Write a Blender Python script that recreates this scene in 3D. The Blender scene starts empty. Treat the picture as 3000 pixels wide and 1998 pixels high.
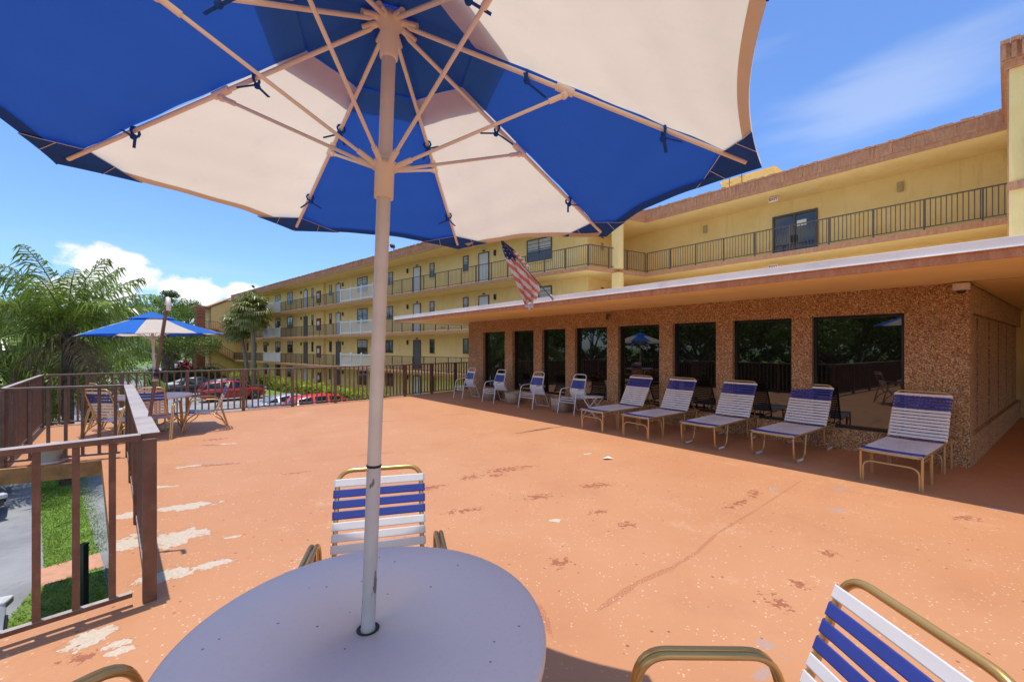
import bpy, math, random
from mathutils import Vector, Matrix, Quaternion
random.seed(7)
S = bpy.context.scene
COL = S.collection
R = math.radians
V = Vector

# ------------------------------------------------------------------ camera
cam_d = bpy.data.cameras.new("camera"); cam = bpy.data.objects.new("camera", cam_d); COL.objects.link(cam)
cam.location = (0, 0, 1.68); cam.rotation_euler = (R(90), 0, 0)
cam_d.sensor_width = 36; cam_d.lens = 36 * 1220 / 3000; cam_d.shift_y = 20 / 3000
cam_d.clip_start = 0.05; cam_d.clip_end = 3000
S.camera = cam

# ------------------------------------------------------------------ sky, sun, exposure
SUN = V((-0.088, 0.032, 1.0)).normalized()
SUN_EL = math.asin(SUN.z); SUN_AZ = math.atan2(SUN.x, SUN.y)
w = bpy.data.worlds.new("World"); S.world = w; w.use_nodes = True
nt = w.node_tree; nt.nodes.clear()
def wn(t, **k):
    n = nt.nodes.new(t)
    for a, b in k.items(): setattr(n, a, b)
    return n
out = wn('ShaderNodeOutputWorld'); bg = wn('ShaderNodeBackground'); bg.inputs[1].default_value = 0.15
sky = wn('ShaderNodeTexSky', sky_type='NISHITA', sun_disc=False, sun_elevation=SUN_EL, sun_rotation=SUN_AZ,
         air_density=1.0, dust_density=0.6, ozone_density=2.4)
tc = wn('ShaderNodeTexCoord')
sep = wn('ShaderNodeSeparateXYZ'); nt.links.new(tc.outputs['Generated'], sep.inputs[0])
def wmath(op, a, b=None, c=None):
    n = wn('ShaderNodeMath', operation=op)
    for i, x in enumerate((a, b, c)):
        if x is None: continue
        if isinstance(x, (int, float)): n.inputs[i].default_value = x
        else: nt.links.new(x, n.inputs[i])
    return n.outputs[0]
def wmap(val, a, b, c=0.0, d=1.0, smooth=True):
    n = wn('ShaderNodeMapRange'); n.interpolation_type = 'SMOOTHSTEP' if smooth else 'LINEAR'
    nt.links.new(val, n.inputs[0])
    for i, x in zip((1, 2, 3, 4), (a, b, c, d)): n.inputs[i].default_value = x
    return n.outputs[0]
az = wmath('ARCTAN2', sep.outputs[0], sep.outputs[1])
el = wmath('ARCSINE', sep.outputs[2])
cmb = wn('ShaderNodeCombineXYZ')
nt.links.new(wmath('MULTIPLY', az, 1.0), cmb.inputs[0]); nt.links.new(wmath('MULTIPLY', el, 1.6), cmb.inputs[1])
nz = wn('ShaderNodeTexNoise'); nz.inputs['Scale'].default_value = 13.0; nz.inputs['Detail'].default_value = 10; nz.inputs['Roughness'].default_value = 0.58
nt.links.new(cmb.outputs[0], nz.inputs['Vector'])
# cumulus low over the trees, big unseen ones added behind camera as fill light: centres in azimuth / elevation
cum = None
for (ca, ce, ra, re) in ((-0.765, 0.125, 0.075, 0.050), (-0.79, 0.10, 0.09, 0.030), (-0.655, 0.108, 0.065, 0.034), (-0.575, 0.110, 0.045, 0.028), (-0.62, 0.07, 0.12, 0.025), (-1.5, 0.12, 0.2, 0.05), (1.7, 0.10, 0.3, 0.06), (2.5, 0.42, 0.55, 0.34), (-2.35, 0.45, 0.6, 0.34), (3.0, 0.62, 0.5, 0.3)):
    dx = wmath('MULTIPLY', wmath('SUBTRACT', az, ca), 1 / ra); dy = wmath('MULTIPLY', wmath('SUBTRACT', el, ce), 1 / re)
    d2 = wmath('SQRT', wmath('ADD', wmath('MULTIPLY', dx, dx), wmath('MULTIPLY', dy, dy)))
    v = wmath('SUBTRACT', 1.0, d2)
    cum = v if cum is None else wmath('MAXIMUM', cum, v)
cum = wmap(wmath('ADD', cum, wmath('MULTIPLY', wmath('SUBTRACT', nz.outputs[0], 0.5), 1.9)), 0.05, 0.40)
# thin cirrus veils
mp = wn('ShaderNodeMapping'); mp.inputs['Rotation'].default_value = (0, 0, R(18)); mp.inputs['Scale'].default_value = (1.4, 5.5, 1)
nt.links.new(cmb.outputs[0], mp.inputs[0])
nz2 = wn('ShaderNodeTexNoise'); nz2.inputs['Scale'].default_value = 1.7; nz2.inputs['Detail'].default_value = 7; nz2.inputs['Roughness'].default_value = 0.52
nt.links.new(mp.outputs[0], nz2.inputs['Vector'])
cir = wmap(nz2.outputs[0], 0.50, 0.80, 0, 0.15)
dx = wmath('MULTIPLY', wmath('SUBTRACT', az, 0.72), 1 / 0.20); dy = wmath('MULTIPLY', wmath('SUBTRACT', wmath('SUBTRACT', el, wmath('MULTIPLY', az, 0.25)), 0.235), 1 / 0.075)
veil = wmap(wmath('ADD', wmath('SQRT', wmath('ADD', wmath('MULTIPLY', dx, dx), wmath('MULTIPLY', dy, dy))), wmath('MULTIPLY', wmath('SUBTRACT', nz2.outputs[0], 0.5), -2.2)), 1.3, 0.0, 0, 0.30)
cir = wmath('MAXIMUM', cir, veil)
tint = wn('ShaderNodeMix', data_type='RGBA', blend_type='MULTIPLY'); tint.inputs[0].default_value = 1.0
nt.links.new(sky.outputs[0], tint.inputs[6]); tint.inputs[7].default_value = (0.66, 0.845, 1.13, 1)
m1 = wn('ShaderNodeMix', data_type='RGBA'); nt.links.new(cir, m1.inputs[0]); nt.links.new(tint.outputs[2], m1.inputs[6]); m1.inputs[7].default_value = (4.5, 4.8, 5.4, 1)
m2 = wn('ShaderNodeMix', data_type='RGBA'); nt.links.new(wmath('MULTIPLY', cum, 0.94), m2.inputs[0]); nt.links.new(m1.outputs[2], m2.inputs[6]); m2.inputs[7].default_value = (5.6, 5.6, 5.6, 1)
nt.links.new(m2.outputs[2], bg.inputs[0]); nt.links.new(bg.outputs[0], out.inputs[0])
sd = bpy.data.lights.new("sun", 'SUN'); sd.energy = 3.15; sd.angle = R(0.53); sd.color = (1.0, 0.955, 0.88)
so = bpy.data.objects.new("sun", sd); COL.objects.link(so); so.rotation_euler = SUN.to_track_quat('Z', 'Y').to_euler(); so.location = (0, 0, 60)
S.view_settings.view_transform = 'Standard'; S.view_settings.look = 'None'; S.view_settings.gamma = 1.0
S.view_settings.exposure = 0.4
S.render.engine = 'CYCLES'
cy = S.cycles; cy.use_denoising = True; cy.max_bounces = 8; cy.diffuse_bounces = 5; cy.glossy_bounces = 3; cy.transmission_bounces = 4; cy.transparent_max_bounces = 8
cy.caustics_reflective = False; cy.caustics_refractive = False

# ------------------------------------------------------------------ materials
def nodes(name):
    m = bpy.data.materials.new(name); m.use_nodes = True
    n = m.node_tree; return m, n, n.nodes['Principled BSDF']
class NT:
    def __init__(s, tree): s.t = tree
    def n(s, t, **k):
        x = s.t.nodes.new(t)
        for a, b in k.items(): setattr(x, a, b)
        return x
    def l(s, a, b): s.t.links.new(a, b)
    def math(s, op, a, b=None):
        x = s.n('ShaderNodeMath', operation=op)
        for i, y in enumerate((a, b)):
            if y is None: continue
            if isinstance(y, (int, float)): x.inputs[i].default_value = y
            else: s.l(y, x.inputs[i])
        return x.outputs[0]
    def ramp(s, val, a, b, c=0.0, d=1.0):
        x = s.n('ShaderNodeMapRange'); x.interpolation_type = 'SMOOTHSTEP'; s.l(val, x.inputs[0])
        for i, y in zip((1, 2, 3, 4), (a, b, c, d)): x.inputs[i].default_value = y
        return x.outputs[0]
    def noise(s, vec, sc, det=4, ro=0.55):
        x = s.n('ShaderNodeTexNoise'); x.inputs['Scale'].default_value = sc; x.inputs['Detail'].default_value = det; x.inputs['Roughness'].default_value = ro
        s.l(vec, x.inputs['Vector']); return x.outputs[0]
    def vor(s, vec, sc, feat='F1'):
        x = s.n('ShaderNodeTexVoronoi', feature=feat); x.inputs['Scale'].default_value = sc; s.l(vec, x.inputs['Vector']); return x
    def mix(s, f, a, b):
        x = s.n('ShaderNodeMix', data_type='RGBA')
        if isinstance(f, (int, float)): x.inputs[0].default_value = f
        else: s.l(f, x.inputs[0])
        for i, y in ((6, a), (7, b)):
            if isinstance(y, tuple): x.inputs[i].default_value = (*y[:3], 1)
            else: s.l(y, x.inputs[i])
        return x.outputs[2]
    def bump(s, h, st, dist, bsdf):
        x = s.n('ShaderNodeBump'); x.inputs['Strength'].default_value = st; x.inputs['Distance'].default_value = dist
        s.l(h, x.inputs['Height']); s.l(x.outputs[0], bsdf.inputs['Normal'])
    def pos(s): return s.n('ShaderNodeNewGeometry').outputs['Position']
    def obj(s): return s.n('ShaderNodeTexCoord').outputs['Object']
def mat(name, c, rough=0.6, metal=0.0, var=0.15, sc=6.0, bump=0.0, bsc=60, spec=None, dirt=None, dsc=2.0, damt=0.4, emit=None):
    m, t, b = nodes(name); q = NT(t); o = q.obj()
    n1 = q.noise(o, sc, 5)
    c2 = tuple(max(0, x * (1 - var)) for x in c); c3 = tuple(min(1, x * (1 + var)) for x in c)
    colr = q.mix(q.ramp(n1, 0.3, 0.7), c2, c3)
    if dirt: colr = q.mix(q.math('MULTIPLY', q.ramp(q.noise(o, dsc, 8, 0.65), 0.52, 0.72), damt), colr, dirt)
    q.l(colr, b.inputs['Base Color']); b.inputs['Roughness'].default_value = rough; b.inputs['Metallic'].default_value = metal
    rr = q.ramp(n1, 0.2, 0.8, max(0, rough - 0.08), min(1, rough + 0.08)); q.l(rr, b.inputs['Roughness'])
    if spec is not None: b.inputs['Specular IOR Level'].default_value = spec
    if bump: q.bump(q.noise(o, bsc, 6, 0.6), bump, 0.02, b)
    return m

def deck_material():
    m, t, b = nodes("deck_paint"); q = NT(t); p = q.pos()
    n_big = q.noise(p, 0.55, 6, 0.6); n_mid = q.noise(p, 3.2, 6, 0.62); n_fine = q.noise(p, 38, 4, 0.6); n_rag = q.noise(p, 7.5, 9, 0.68); n_rag2 = q.noise(p, 26, 7, 0.7)
    base = q.mix(q.ramp(n_big, 0.3, 0.72), (0.530, 0.250, 0.117), (0.492, 0.218, 0.096))
    base = q.mix(q.math('MULTIPLY', q.ramp(n_mid, 0.55, 0.8), 0.35), base, (0.60, 0.315, 0.165))
    base = q.mix(q.math('MULTIPLY', q.ramp(n_fine, 0.5, 0.9), 0.3), base, (0.46, 0.180, 0.070))
    n_st = q.noise(p, 1.15, 8, 0.7); base = q.mix(q.math('MULTIPLY', q.ramp(n_st, 0.50, 0.74), 0.38), base, (0.40, 0.165, 0.078)); base = q.mix(q.math('MULTIPLY', q.ramp(q.noise(p, 0.8, 9, 0.75), 0.56, 0.66), 0.25), base, (0.62, 0.36, 0.215))
    def field(L, rag, amp):
        f = None
        for (x, y, rx, ry, a) in L:
            mp = q.n('ShaderNodeMapping', vector_type='TEXTURE'); q.l(p, mp.inputs[0])
            mp.inputs['Location'].default_value = (x, y, 0); mp.inputs['Rotation'].default_value = (0, 0, R(a)); mp.inputs['Scale'].default_value = (rx, ry, 1)
            ml = q.n('ShaderNodeVectorMath', operation='MULTIPLY'); q.l(mp.outputs[0], ml.inputs[0]); ml.inputs[1].default_value = (1, 1, 0)
            ln = q.n('ShaderNodeVectorMath', operation='LENGTH'); q.l(ml.outputs[0], ln.inputs[0])
            v = q.math('SUBTRACT', 1.0, ln.outputs['Value']); f = v if f is None else q.math('MAXIMUM', f, v)
        f = q.math('MAXIMUM', f, -0.6)
        return q.math('ADD', f, q.math('MULTIPLY', q.math('SUBTRACT', rag, 0.5), amp))
    # pale peeled patches
    pale = [(-3.45, 4.42, .34, .13, 20), (-3.85, 4.2, .25, .12, 50), (-2.98, 3.68, .26, .22, 35), (-3.3, 3.6, .2, .2, 0), (-2.55, 3.08, .22, .12, 30), (-2.33, 3.24, .2, .06, 25),
            (-2.44, 2.4, .13, .13, 30), (-2.27, 2.35, .1, .045, 35), (-2.17, 2.315, .09, .035, 25), (-4.24, 5.04, .16, .06, 10), (-2.49, 3.7, .1, .03, 25), (0.42, 4.05, .07, .05, 0), (1.2, 6.6, .12, .05, 20), (-5.0, 7.3, .2, .05, 10), (-4.6, 5.9, .18, .05, 30)]
    n_r3 = q.math('ADD', q.math('MULTIPLY', n_rag, .72), q.math('MULTIPLY', n_rag2, .28)); pf = field(pale, n_r3, 4.2); pm = q.math('MULTIPLY', q.ramp(pf, 0.20, 0.27), q.ramp(q.noise(p, 55, 5, 0.7), 0.27, 0.40))
    rim = q.ramp(pf, 0.0, 0.14)
    # red flakes where the top coat wore off
    red = [(-.53, 5.42, .22, .13, 30), (-.22, 5.5, .2, .1, 20), (-.1, 5.75, .5, .14, 25), (.2, 5.89, .2, .07, 20), (2.80, 4.80, .26, .09, 52), (2.45, 4.5, .36, .06, 35), (2.05, 2.96, .09, .09, 0), (1.75, 2.75, .10, .12, 0),
           (.89, 4.28, .16, .07, 30), (1.09, 3.96, .12, .1, 0), (1.02, 5.1, .3, .12, 20), (.3, 4.7, .3, .1, 15), (.36, 3.26, .12, .12, 0), (-5.45, 7.65, .35, .12, 30), (-5.2, 7.2, .3, .1, 10), (-2.32, 2.26, .14, .06, 20), (-.5, 4.3, .3, .08, 20), (-1.0, 5.0, .3, .1, 30), (2.6, 3.4, .10, .08, 0), (-3.0, 9.5, .6, .06, 20), (-1.5, 10.5, .7, .05, 20), (4.5, 4.1, .2, .1, 0), (-2.9, 5.6, .3, .05, 25), (-4.2, 6.0, .5, .08, 20), (-2.15, 6.6, .4, .04, 25)]
    n_r4 = q.noise(p, 17, 10, 0.72); rm = q.ramp(field(red, n_r4, 6.0), 0.52, 0.60)
    line = [(.742, 2.842, .32, .032, 42), (1.07, 3.09, .31, .03, 32), (1.39, 3.32, .28, .022, 38), (1.69, 3.6, .33, .019, 46), (2.2, 4.05, .62, .017, 39), (3.15, 4.84, 1.0, .013, 40), (.2, 2.6, .03, .2, 10), (-.9, 7.5, .65, .013, 50), (.75, 8.66, .5, .013, 46), (-2.6, 6.4, .8, .012, 35), (-3.6, 8.3, .9, .013, 28)]
    lm = q.math('MULTIPLY', q.ramp(field(line, n_rag, 1.0), 0.0, 0.3), q.ramp(q.noise(p, 110, 3, 0.7), 0.46, 0.56))
    gry = [(3.1, 4.95, .16, .06, 40), (3.9, 4.95, .2, .08, 20), (3.35, 4.3, .12, .1, 0), (-4.45, 6.1, .4, .08, 10), (1.45, 2.35, .1, .08, 0), (-1.2, 4.2, .14, .07, 0), (1.3, 2.15, .15, .05, 30), (-2.2, 5.9, .12, .05, 0), (5.1, 4.35, .2, .08, -20)]
    gm = q.math('MULTIPLY', q.ramp(field(gry, n_r4, 5.5), 0.40, 0.55), 0.55)
    base = q.mix(q.math('MULTIPLY', rm, 0.72), base, (0.27, 0.062, 0.035))
    base = q.mix(q.math('MULTIPLY', lm, 0.75), base, (0.30, 0.085, 0.05))
    base = q.mix(gm, base, (0.33, 0.29, 0.28))
    base = q.mix(q.math('MULTIPLY', rim, 0.35), base, (0.36, 0.13, 0.07))
    base = q.mix(pm, base, q.mix(q.ramp(n_fine, 0.3, 0.7), (0.50, 0.40, 0.29), (0.60, 0.50, 0.375)))
    # chips of pale and dark aggregate showing through
    vo = q.vor(p, 44); vd = q.math('ADD', vo.outputs['Distance'], q.math('MULTIPLY', q.math('SUBTRACT', q.noise(p, 120, 3), 0.35), 0.55))
    sp = q.n('ShaderNodeSeparateColor'); q.l(vo.outputs['Color'], sp.inputs[0])
    chip = q.math('MULTIPLY', q.ramp(q.math('ADD', vd, q.math('MULTIPLY', q.math('SUBTRACT', sp.outputs[2], 0.5), 0.22)), 0.34, 0.22), q.math('MULTIPLY', q.ramp(sp.outputs[0], 0.58, 0.62), q.ramp(n_mid, 0.38, 0.58)))
    base = q.mix(q.math('MULTIPLY', chip, 0.7), base, (0.74, 0.53, 0.34))
    vo2 = q.vor(p, 17); sp2 = q.n('ShaderNodeSeparateColor'); q.l(vo2.outputs['Color'], sp2.inputs[0])
    chip2 = q.math('MULTIPLY', q.ramp(vo2.outputs['Distance'], 0.22, 0.12), q.ramp(sp2.outputs[1], 0.90, 0.93))
    base = q.mix(q.math('MULTIPLY', chip2, 0.8), base, (0.24, 0.07, 0.04))
    q.l(base, b.inputs['Base Color']); b.inputs['Roughness'].default_value = 0.62; b.inputs['Specular IOR Level'].default_value = 0.3
    h = q.math('ADD', q.math('MULTIPLY', n_fine, 0.5), q.math('MULTIPLY', pm, -0.5))
    q.bump(h, 0.25, 0.01, b)
    return m
def pebble_material():
    m, t, b = nodes("exposed_aggregate"); q = NT(t); p = q.pos()
    wv = q.n('ShaderNodeVectorMath', operation='ADD'); q.l(p, wv.inputs[0])
    nzc = q.n('ShaderNodeTexNoise'); nzc.inputs['Scale'].default_value = 14; q.l(p, nzc.inputs['Vector'])
    sc = q.n('ShaderNodeVectorMath', operation='SCALE'); q.l(nzc.outputs['Color'], sc.inputs[0]); sc.inputs['Scale'].default_value = 0.03; q.l(sc.outputs[0], wv.inputs[1])
    vo = q.vor(wv.outputs[0], 68); sp = q.n('ShaderNodeSeparateColor'); q.l(vo.outputs['Color'], sp.inputs[0])
    cr = q.n('ShaderNodeValToRGB'); q.l(sp.outputs[0], cr.inputs[0]); e = cr.color_ramp
    e.interpolation = 'CONSTANT'
    cols = [(0, (.22, .115, .055)), (.12, (.50, .255, .105)), (.34, (.64, .350, .150)), (.56, (.42, .225, .105)), (.66, (.74, .47, .22)), (.83, (.80, .60, .36)), (.95, (.86, .74, .56))]
    e.elements[0].position = 0; e.elements[0].color = (*cols[0][1], 1); e.elements[1].position = cols[1][0]; e.elements[1].color = (*cols[1][1], 1)
    for pz, c in cols[2:]:
        x = e.elements.new(pz); x.color = (*c, 1)
    gap = q.ramp(vo.outputs['Distance'], 0.42, 0.80)
    stn = q.ramp(q.noise(p, 1.1, 6, 0.65), 0.42, 0.75); colr = q.mix(q.math('MULTIPLY', gap, 0.60), q.mix(q.math('MULTIPLY', stn, .35), cr.outputs[0], (.34, .18, .09)), (0.15, 0.075, 0.036))
    q.l(colr, b.inputs['Base Color']); b.inputs['Roughness'].default_value = 0.72
    q.bump(q.math('MULTIPLY', vo.outputs['Distance'], -1.0), 0.9, 0.02, b)
    return m
def foliage(name, c, tr=0.35, var=0.4, sc=1.2, rough=0.5):
    m, t, b = nodes(name); q = NT(t)
    n = q.noise(q.pos(), sc, 3); n2 = q.noise(q.pos(), 13, 2)
    a = tuple(x * (1 - var) for x in c); d = tuple(min(1, x * (1 + var)) for x in c)
    colr = q.mix(q.ramp(q.math('ADD', q.math('MULTIPLY', n, .6), q.math('MULTIPLY', n2, .4)), 0.35, 0.65), a, d)
    q.l(colr, b.inputs['Base Color']); b.inputs['Roughness'].default_value = rough
    ts = q.n('ShaderNodeBsdfTranslucent'); q.l(q.mix(0.35, colr, (c[0] * 1.6, c[1] * 1.5, c[2] * .7)), ts.inputs[0])
    mx = q.n('ShaderNodeMixShader'); mx.inputs[0].default_value = tr
    q.l(b.outputs[0], mx.inputs[1]); q.l(ts.outputs[0], mx.inputs[2]); q.l(mx.outputs[0], t.nodes['Material Output'].inputs[0])
    return m
def fabric(name, c, tr_c, tr, dirt=None):
    m, t, b = nodes(name); q = NT(t); o = q.obj()
    n = q.noise(o, 2.2, 6, 0.6); wv = q.noise(o, 420, 2)
    colr = q.mix(q.ramp(n, 0.35, 0.75), tuple(x * .93 for x in c), c)
    if dirt: colr = q.mix(q.math('MULTIPLY', q.ramp(q.noise(o, 5, 8, 0.65), 0.55, 0.76), 0.45), colr, dirt)
    q.l(colr, b.inputs['Base Color']); b.inputs['Roughness'].default_value = 0.85; b.inputs['Specular IOR Level'].default_value = 0.15
    h = q.math('ADD', q.math('MULTIPLY', n, 1.0), q.math('MULTIPLY', wv, 0.06)); q.bump(h, 0.6, 0.03, b)
    ts = q.n('ShaderNodeBsdfTranslucent'); q.l(q.mix(q.ramp(n, 0.3, 0.8), tuple(x * .9 for x in tr_c), tr_c), ts.inputs[0])
    mx = q.n('ShaderNodeMixShader'); mx.inputs[0].default_value = tr
    q.l(b.outputs[0], mx.inputs[1]); q.l(ts.outputs[0], mx.inputs[2]); q.l(mx.outputs[0], t.nodes['Material Output'].inputs[0])
    return m
def chipped_pole(name, c, under, scale=(30, 30, 9), thr=0.62):
    m, t, b = nodes(name); q = NT(t)
    mp = q.n('ShaderNodeMapping'); mp.inputs['Scale'].default_value = scale; q.l(q.obj(), mp.inputs[0])
    n = q.noise(mp.outputs[0], 1.0, 8, 0.6); n2 = q.noise(q.obj(), 8, 5)
    k = q.ramp(n, thr, thr + 0.02)
    colr = q.mix(q.ramp(n2, 0.3, 0.7), tuple(x * .88 for x in c), c)
    q.l(q.mix(k, colr, under), b.inputs['Base Color']); b.inputs['Roughness'].default_value = 0.5
    q.bump(q.math('MULTIPLY', k, -1), 0.4, 0.004, b)
    return m
def metal_paint(name, c, rough, coat=0.0, metal=0.0):
    m, t, b = nodes(name); q = NT(t); o = q.obj()
    colr = q.mix(q.ramp(q.noise(o, 3, 5), 0.3, 0.7), tuple(x * .92 for x in c), c)
    q.l(colr, b.inputs['Base Color']); b.inputs['Roughness'].default_value = rough; b.inputs['Metallic'].default_value = metal
    b.inputs['Coat Weight'].default_value = coat; b.inputs['Coat Roughness'].default_value = 0.04
    return m
def asphalt_material():
    m, t, b = nodes("asphalt"); q = NT(t); p = q.pos()
    n1 = q.noise(p, 0.35, 7, 0.65); n2 = q.noise(p, 55, 3, 0.7); n3 = q.noise(p, 2.5, 8, 0.7)
    colr = q.mix(q.ramp(n1, 0.35, 0.68), (0.20, 0.20, 0.205), (0.33, 0.33, 0.33))
    colr = q.mix(q.math('MULTIPLY', q.ramp(n2, 0.5, 0.75), 0.5), colr, (0.36, 0.36, 0.35))
    colr = q.mix(q.math('MULTIPLY', q.ramp(n3, 0.55, 0.72), 0.4), colr, (0.09, 0.09, 0.095))
    q.l(colr, b.inputs['Base Color']); b.inputs['Roughness'].default_value = 0.85; q.bump(n2, 0.5, 0.02, b)
    return m
def fascia_material():
    m, t, b = nodes("terracotta_fascia"); q = NT(t); p = q.pos()
    mp = q.n('ShaderNodeMapping'); mp.inputs['Scale'].default_value = (5, 5, 1.2); q.l(p, mp.inputs[0])
    n1 = q.noise(mp.outputs[0], 2.4, 7, 0.62); n2 = q.noise(p, 22, 6, 0.65)
    colr = q.mix(q.ramp(n1, 0.3, 0.72), (0.48, 0.205, 0.098), (0.60, 0.29, 0.155))
    colr = q.mix(q.math('MULTIPLY', q.ramp(n2, 0.62, 0.72), 0.5), colr, (0.62, 0.40, 0.26))
    q.l(colr, b.inputs['Base Color']); b.inputs['Roughness'].default_value = 0.8; q.bump(q.math('ADD', n1, q.math('MULTIPLY', n2, .4)), 0.9, 0.05, b)
    return m
M = {}
M['deck'] = deck_material(); M['pebble'] = pebble_material(); M['asphalt'] = asphalt_material(); M['fascia'] = fascia_material()
M['deck_edge'] = mat('deck_edge_concrete', (0.42, 0.21, 0.075), .85, var=.25, sc=5, bump=.6, bsc=25, dirt=(.2, .1, .05), dsc=9, damt=.6)
m, t, b = nodes('yellow_stucco'); q = NT(t); p = q.pos(); n1 = q.noise(p, 1.3, 6, .6); mp = q.n('ShaderNodeMapping'); mp.inputs['Scale'].default_value = (3.4, 3.4, .28); q.l(p, mp.inputs[0])
colr = q.mix(q.ramp(n1, .3, .72), (0.87, 0.62, 0.245), (0.92, 0.68, 0.30)); colr = q.mix(q.math('MULTIPLY', q.ramp(q.noise(mp.outputs[0], 1.6, 7, .65), .52, .74), .30), colr, (.55, .38, .17)); colr = q.mix(q.math('MULTIPLY', q.ramp(q.noise(p, 7, 8, .7), .58, .70), .18), colr, (.58, .40, .20))
q.l(colr, b.inputs['Base Color']); b.inputs['Roughness'].default_value = .92; q.bump(q.noise(p, 32, 6, .65), .45, .02, b); M['yellow'] = m
M['ochre'] = mat('ochre_soffit_paint', (0.88, 0.66, 0.29), .85, var=.06, sc=1.2, bump=.2, bsc=45, dirt=(.72, .48, .2), dsc=2.2, damt=.25)
M['white_metal'] = mat('white_drip_edge', (0.88, 0.85, 0.79), .45, var=.06, sc=1.5, dirt=(.45, .44, .42), dsc=1.1, damt=.35)
M['rail'] = mat('brown_rail_paint', (0.165, 0.083, 0.054), .5, var=.2, sc=9, bump=.15, bsc=90, dirt=(.30, .2, .15), dsc=14, damt=.35)
M['rail_cap'] = mat('pale_rail_top', (0.40, 0.335, 0.295), .6, var=.12, sc=5, dirt=(.16, .09, .06), dsc=9, damt=.5)  # paler tone for the upward faces of the deck rails
M['rail_dark'] = mat('dark_bronze_rail', (0.10, 0.074, 0.054), .5, var=.2)
M['roof_white'] = mat('white_roof_coating', (0.74, 0.73, 0.70), .8, var=.06, sc=1.5)
M['lattice'] = mat('white_vinyl', (0.72, 0.72, 0.70), .5, var=.05)
M['gold'] = metal_paint('champagne_gold_tube', (0.62, 0.37, 0.115), .30, .2, .62)
M['gold_sun'] = metal_paint('sun_bleached_gold_tube', (0.58, 0.37, 0.155), .40, .1, .45)
M['strap_white'] = mat('white_vinyl_strap', (0.78, 0.755, 0.735), .42, var=.05, sc=5)
M['strap_blue'] = mat('blue_vinyl_strap', (0.032, 0.055, 0.29), .36, var=.1, sc=5)
M['strap_old'] = mat('weathered_pink_strap', (0.60, 0.42, 0.34), .55, var=.15, sc=4)
M['white_tube'] = mat('white_powder_coat', (0.70, 0.70, 0.71), .38, var=.05)
m, t, b = nodes('fibreglass_table_top'); q = NT(t); o = q.obj(); v1 = q.vor(o, 30); s1 = q.n('ShaderNodeSeparateColor'); q.l(v1.outputs['Color'], s1.inputs[0])
sp = q.math('MULTIPLY', q.ramp(v1.outputs['Distance'], .17, .10), q.ramp(s1.outputs[0], .91, .93)); v2 = q.vor(o, 110); s2 = q.n('ShaderNodeSeparateColor'); q.l(v2.outputs['Color'], s2.inputs[0])
mp = q.n('ShaderNodeMapping'); mp.inputs['Scale'].default_value = (4, 60, 4); mp.inputs['Rotation'].default_value = (0, 0, .5); q.l(o, mp.inputs[0]); scr = q.math('MULTIPLY', q.ramp(q.noise(mp.outputs[0], 1.6, 6, .7), .66, .74), q.ramp(q.noise(o, 4, 3), .52, .66))
colr = q.mix(q.ramp(q.noise(o, 2.2, 5), .3, .7), (0.80, 0.625, 0.545), (0.83, 0.65, 0.56)); colr = q.mix(q.math('MULTIPLY', q.ramp(s2.outputs[0], .80, .95), .10), colr, (.5, .42, .40))
colr = q.mix(q.math('MULTIPLY', scr, .55), colr, (.36, .32, .32)); colr = q.mix(q.math('MULTIPLY', sp, .85), colr, (.10, .09, .095)); q.l(colr, b.inputs['Base Color']); b.inputs['Roughness'].default_value = .5; M['table_top'] = m
M['cloth_white'] = fabric('white_canvas', (0.74, 0.68, 0.58), (0.88, 0.79, 0.63), .42, dirt=(.52, .38, .27))
M['cloth_blue'] = fabric('blue_canvas', (0.036, 0.175, 0.60), (0.008, 0.065, 0.42), .28)
M['cloth_blue_dark'] = fabric('navy_canvas_reinforcement', (0.024, 0.10, 0.42), (0.006, 0.035, 0.22), .22)
M['hem'] = fabric('canvas_hem', (0.74, 0.60, 0.47), (0.7, 0.52, 0.36), .30)
M['stitch'] = mat('white_stitching', (.72, .68, .66), .8)
M['cream_metal'] = mat('cream_painted_metal', (0.78, 0.70, 0.60), .42, var=.06, sc=4)
M['pole_upper'] = chipped_pole('cream_umbrella_pole', (0.72, 0.64, 0.55), (0.05, 0.04, 0.035), (26, 26, 1.3), .70)
M['pole_lower'] = chipped_pole('chipped_umbrella_pole', (0.56, 0.545, 0.53), (0.17, 0.155, 0.145), (26, 26, 10), .585)
M['black'] = mat('black_rubber', (0.012, 0.012, 0.013), .6)
M['dark_frame'] = mat('black_window_frame', (0.012, 0.010, 0.009), .35)
M['bronze'] = mat('bronze_door_frame', (0.09, 0.065, 0.05), .45)
m, t, b = nodes('tinted_glass'); b.inputs['Base Color'].default_value = (.006, .007, .006, 1); b.inputs['Roughness'].default_value = .015; b.inputs['IOR'].default_value = 1.95
q = NT(t); q.bump(q.noise(q.obj(), 0.9, 2), 0.02, 0.05, b); M['glass'] = m
m, t, b = nodes('window_glass'); b.inputs['Base Color'].default_value = (.03, .032, .036, 1); b.inputs['Roughness'].default_value = .04; b.inputs['IOR'].default_value = 1.7; M['pane'] = m
m, t, b = nodes('car_glass'); b.inputs['Base Color'].default_value = (.012, .014, .016, 1); b.inputs['Roughness'].default_value = .03; b.inputs['IOR'].default_value = 1.6; M['car_glass'] = m
M['blind'] = mat('window_blind', (0.50, 0.51, 0.52), .6, var=.08)
M['door_white'] = mat('white_door', (0.66, 0.66, 0.66), .5, var=.05)
M['door_grey'] = mat('dark_screen_door', (0.10, 0.095, 0.095), .5, var=.2)
M['cabinet'] = mat('dark_red_cabinet', (0.16, 0.035, 0.03), .5, var=.25)
M['lamp_fix'] = mat('dark_lantern', (0.03, 0.022, 0.018), .5)
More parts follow.
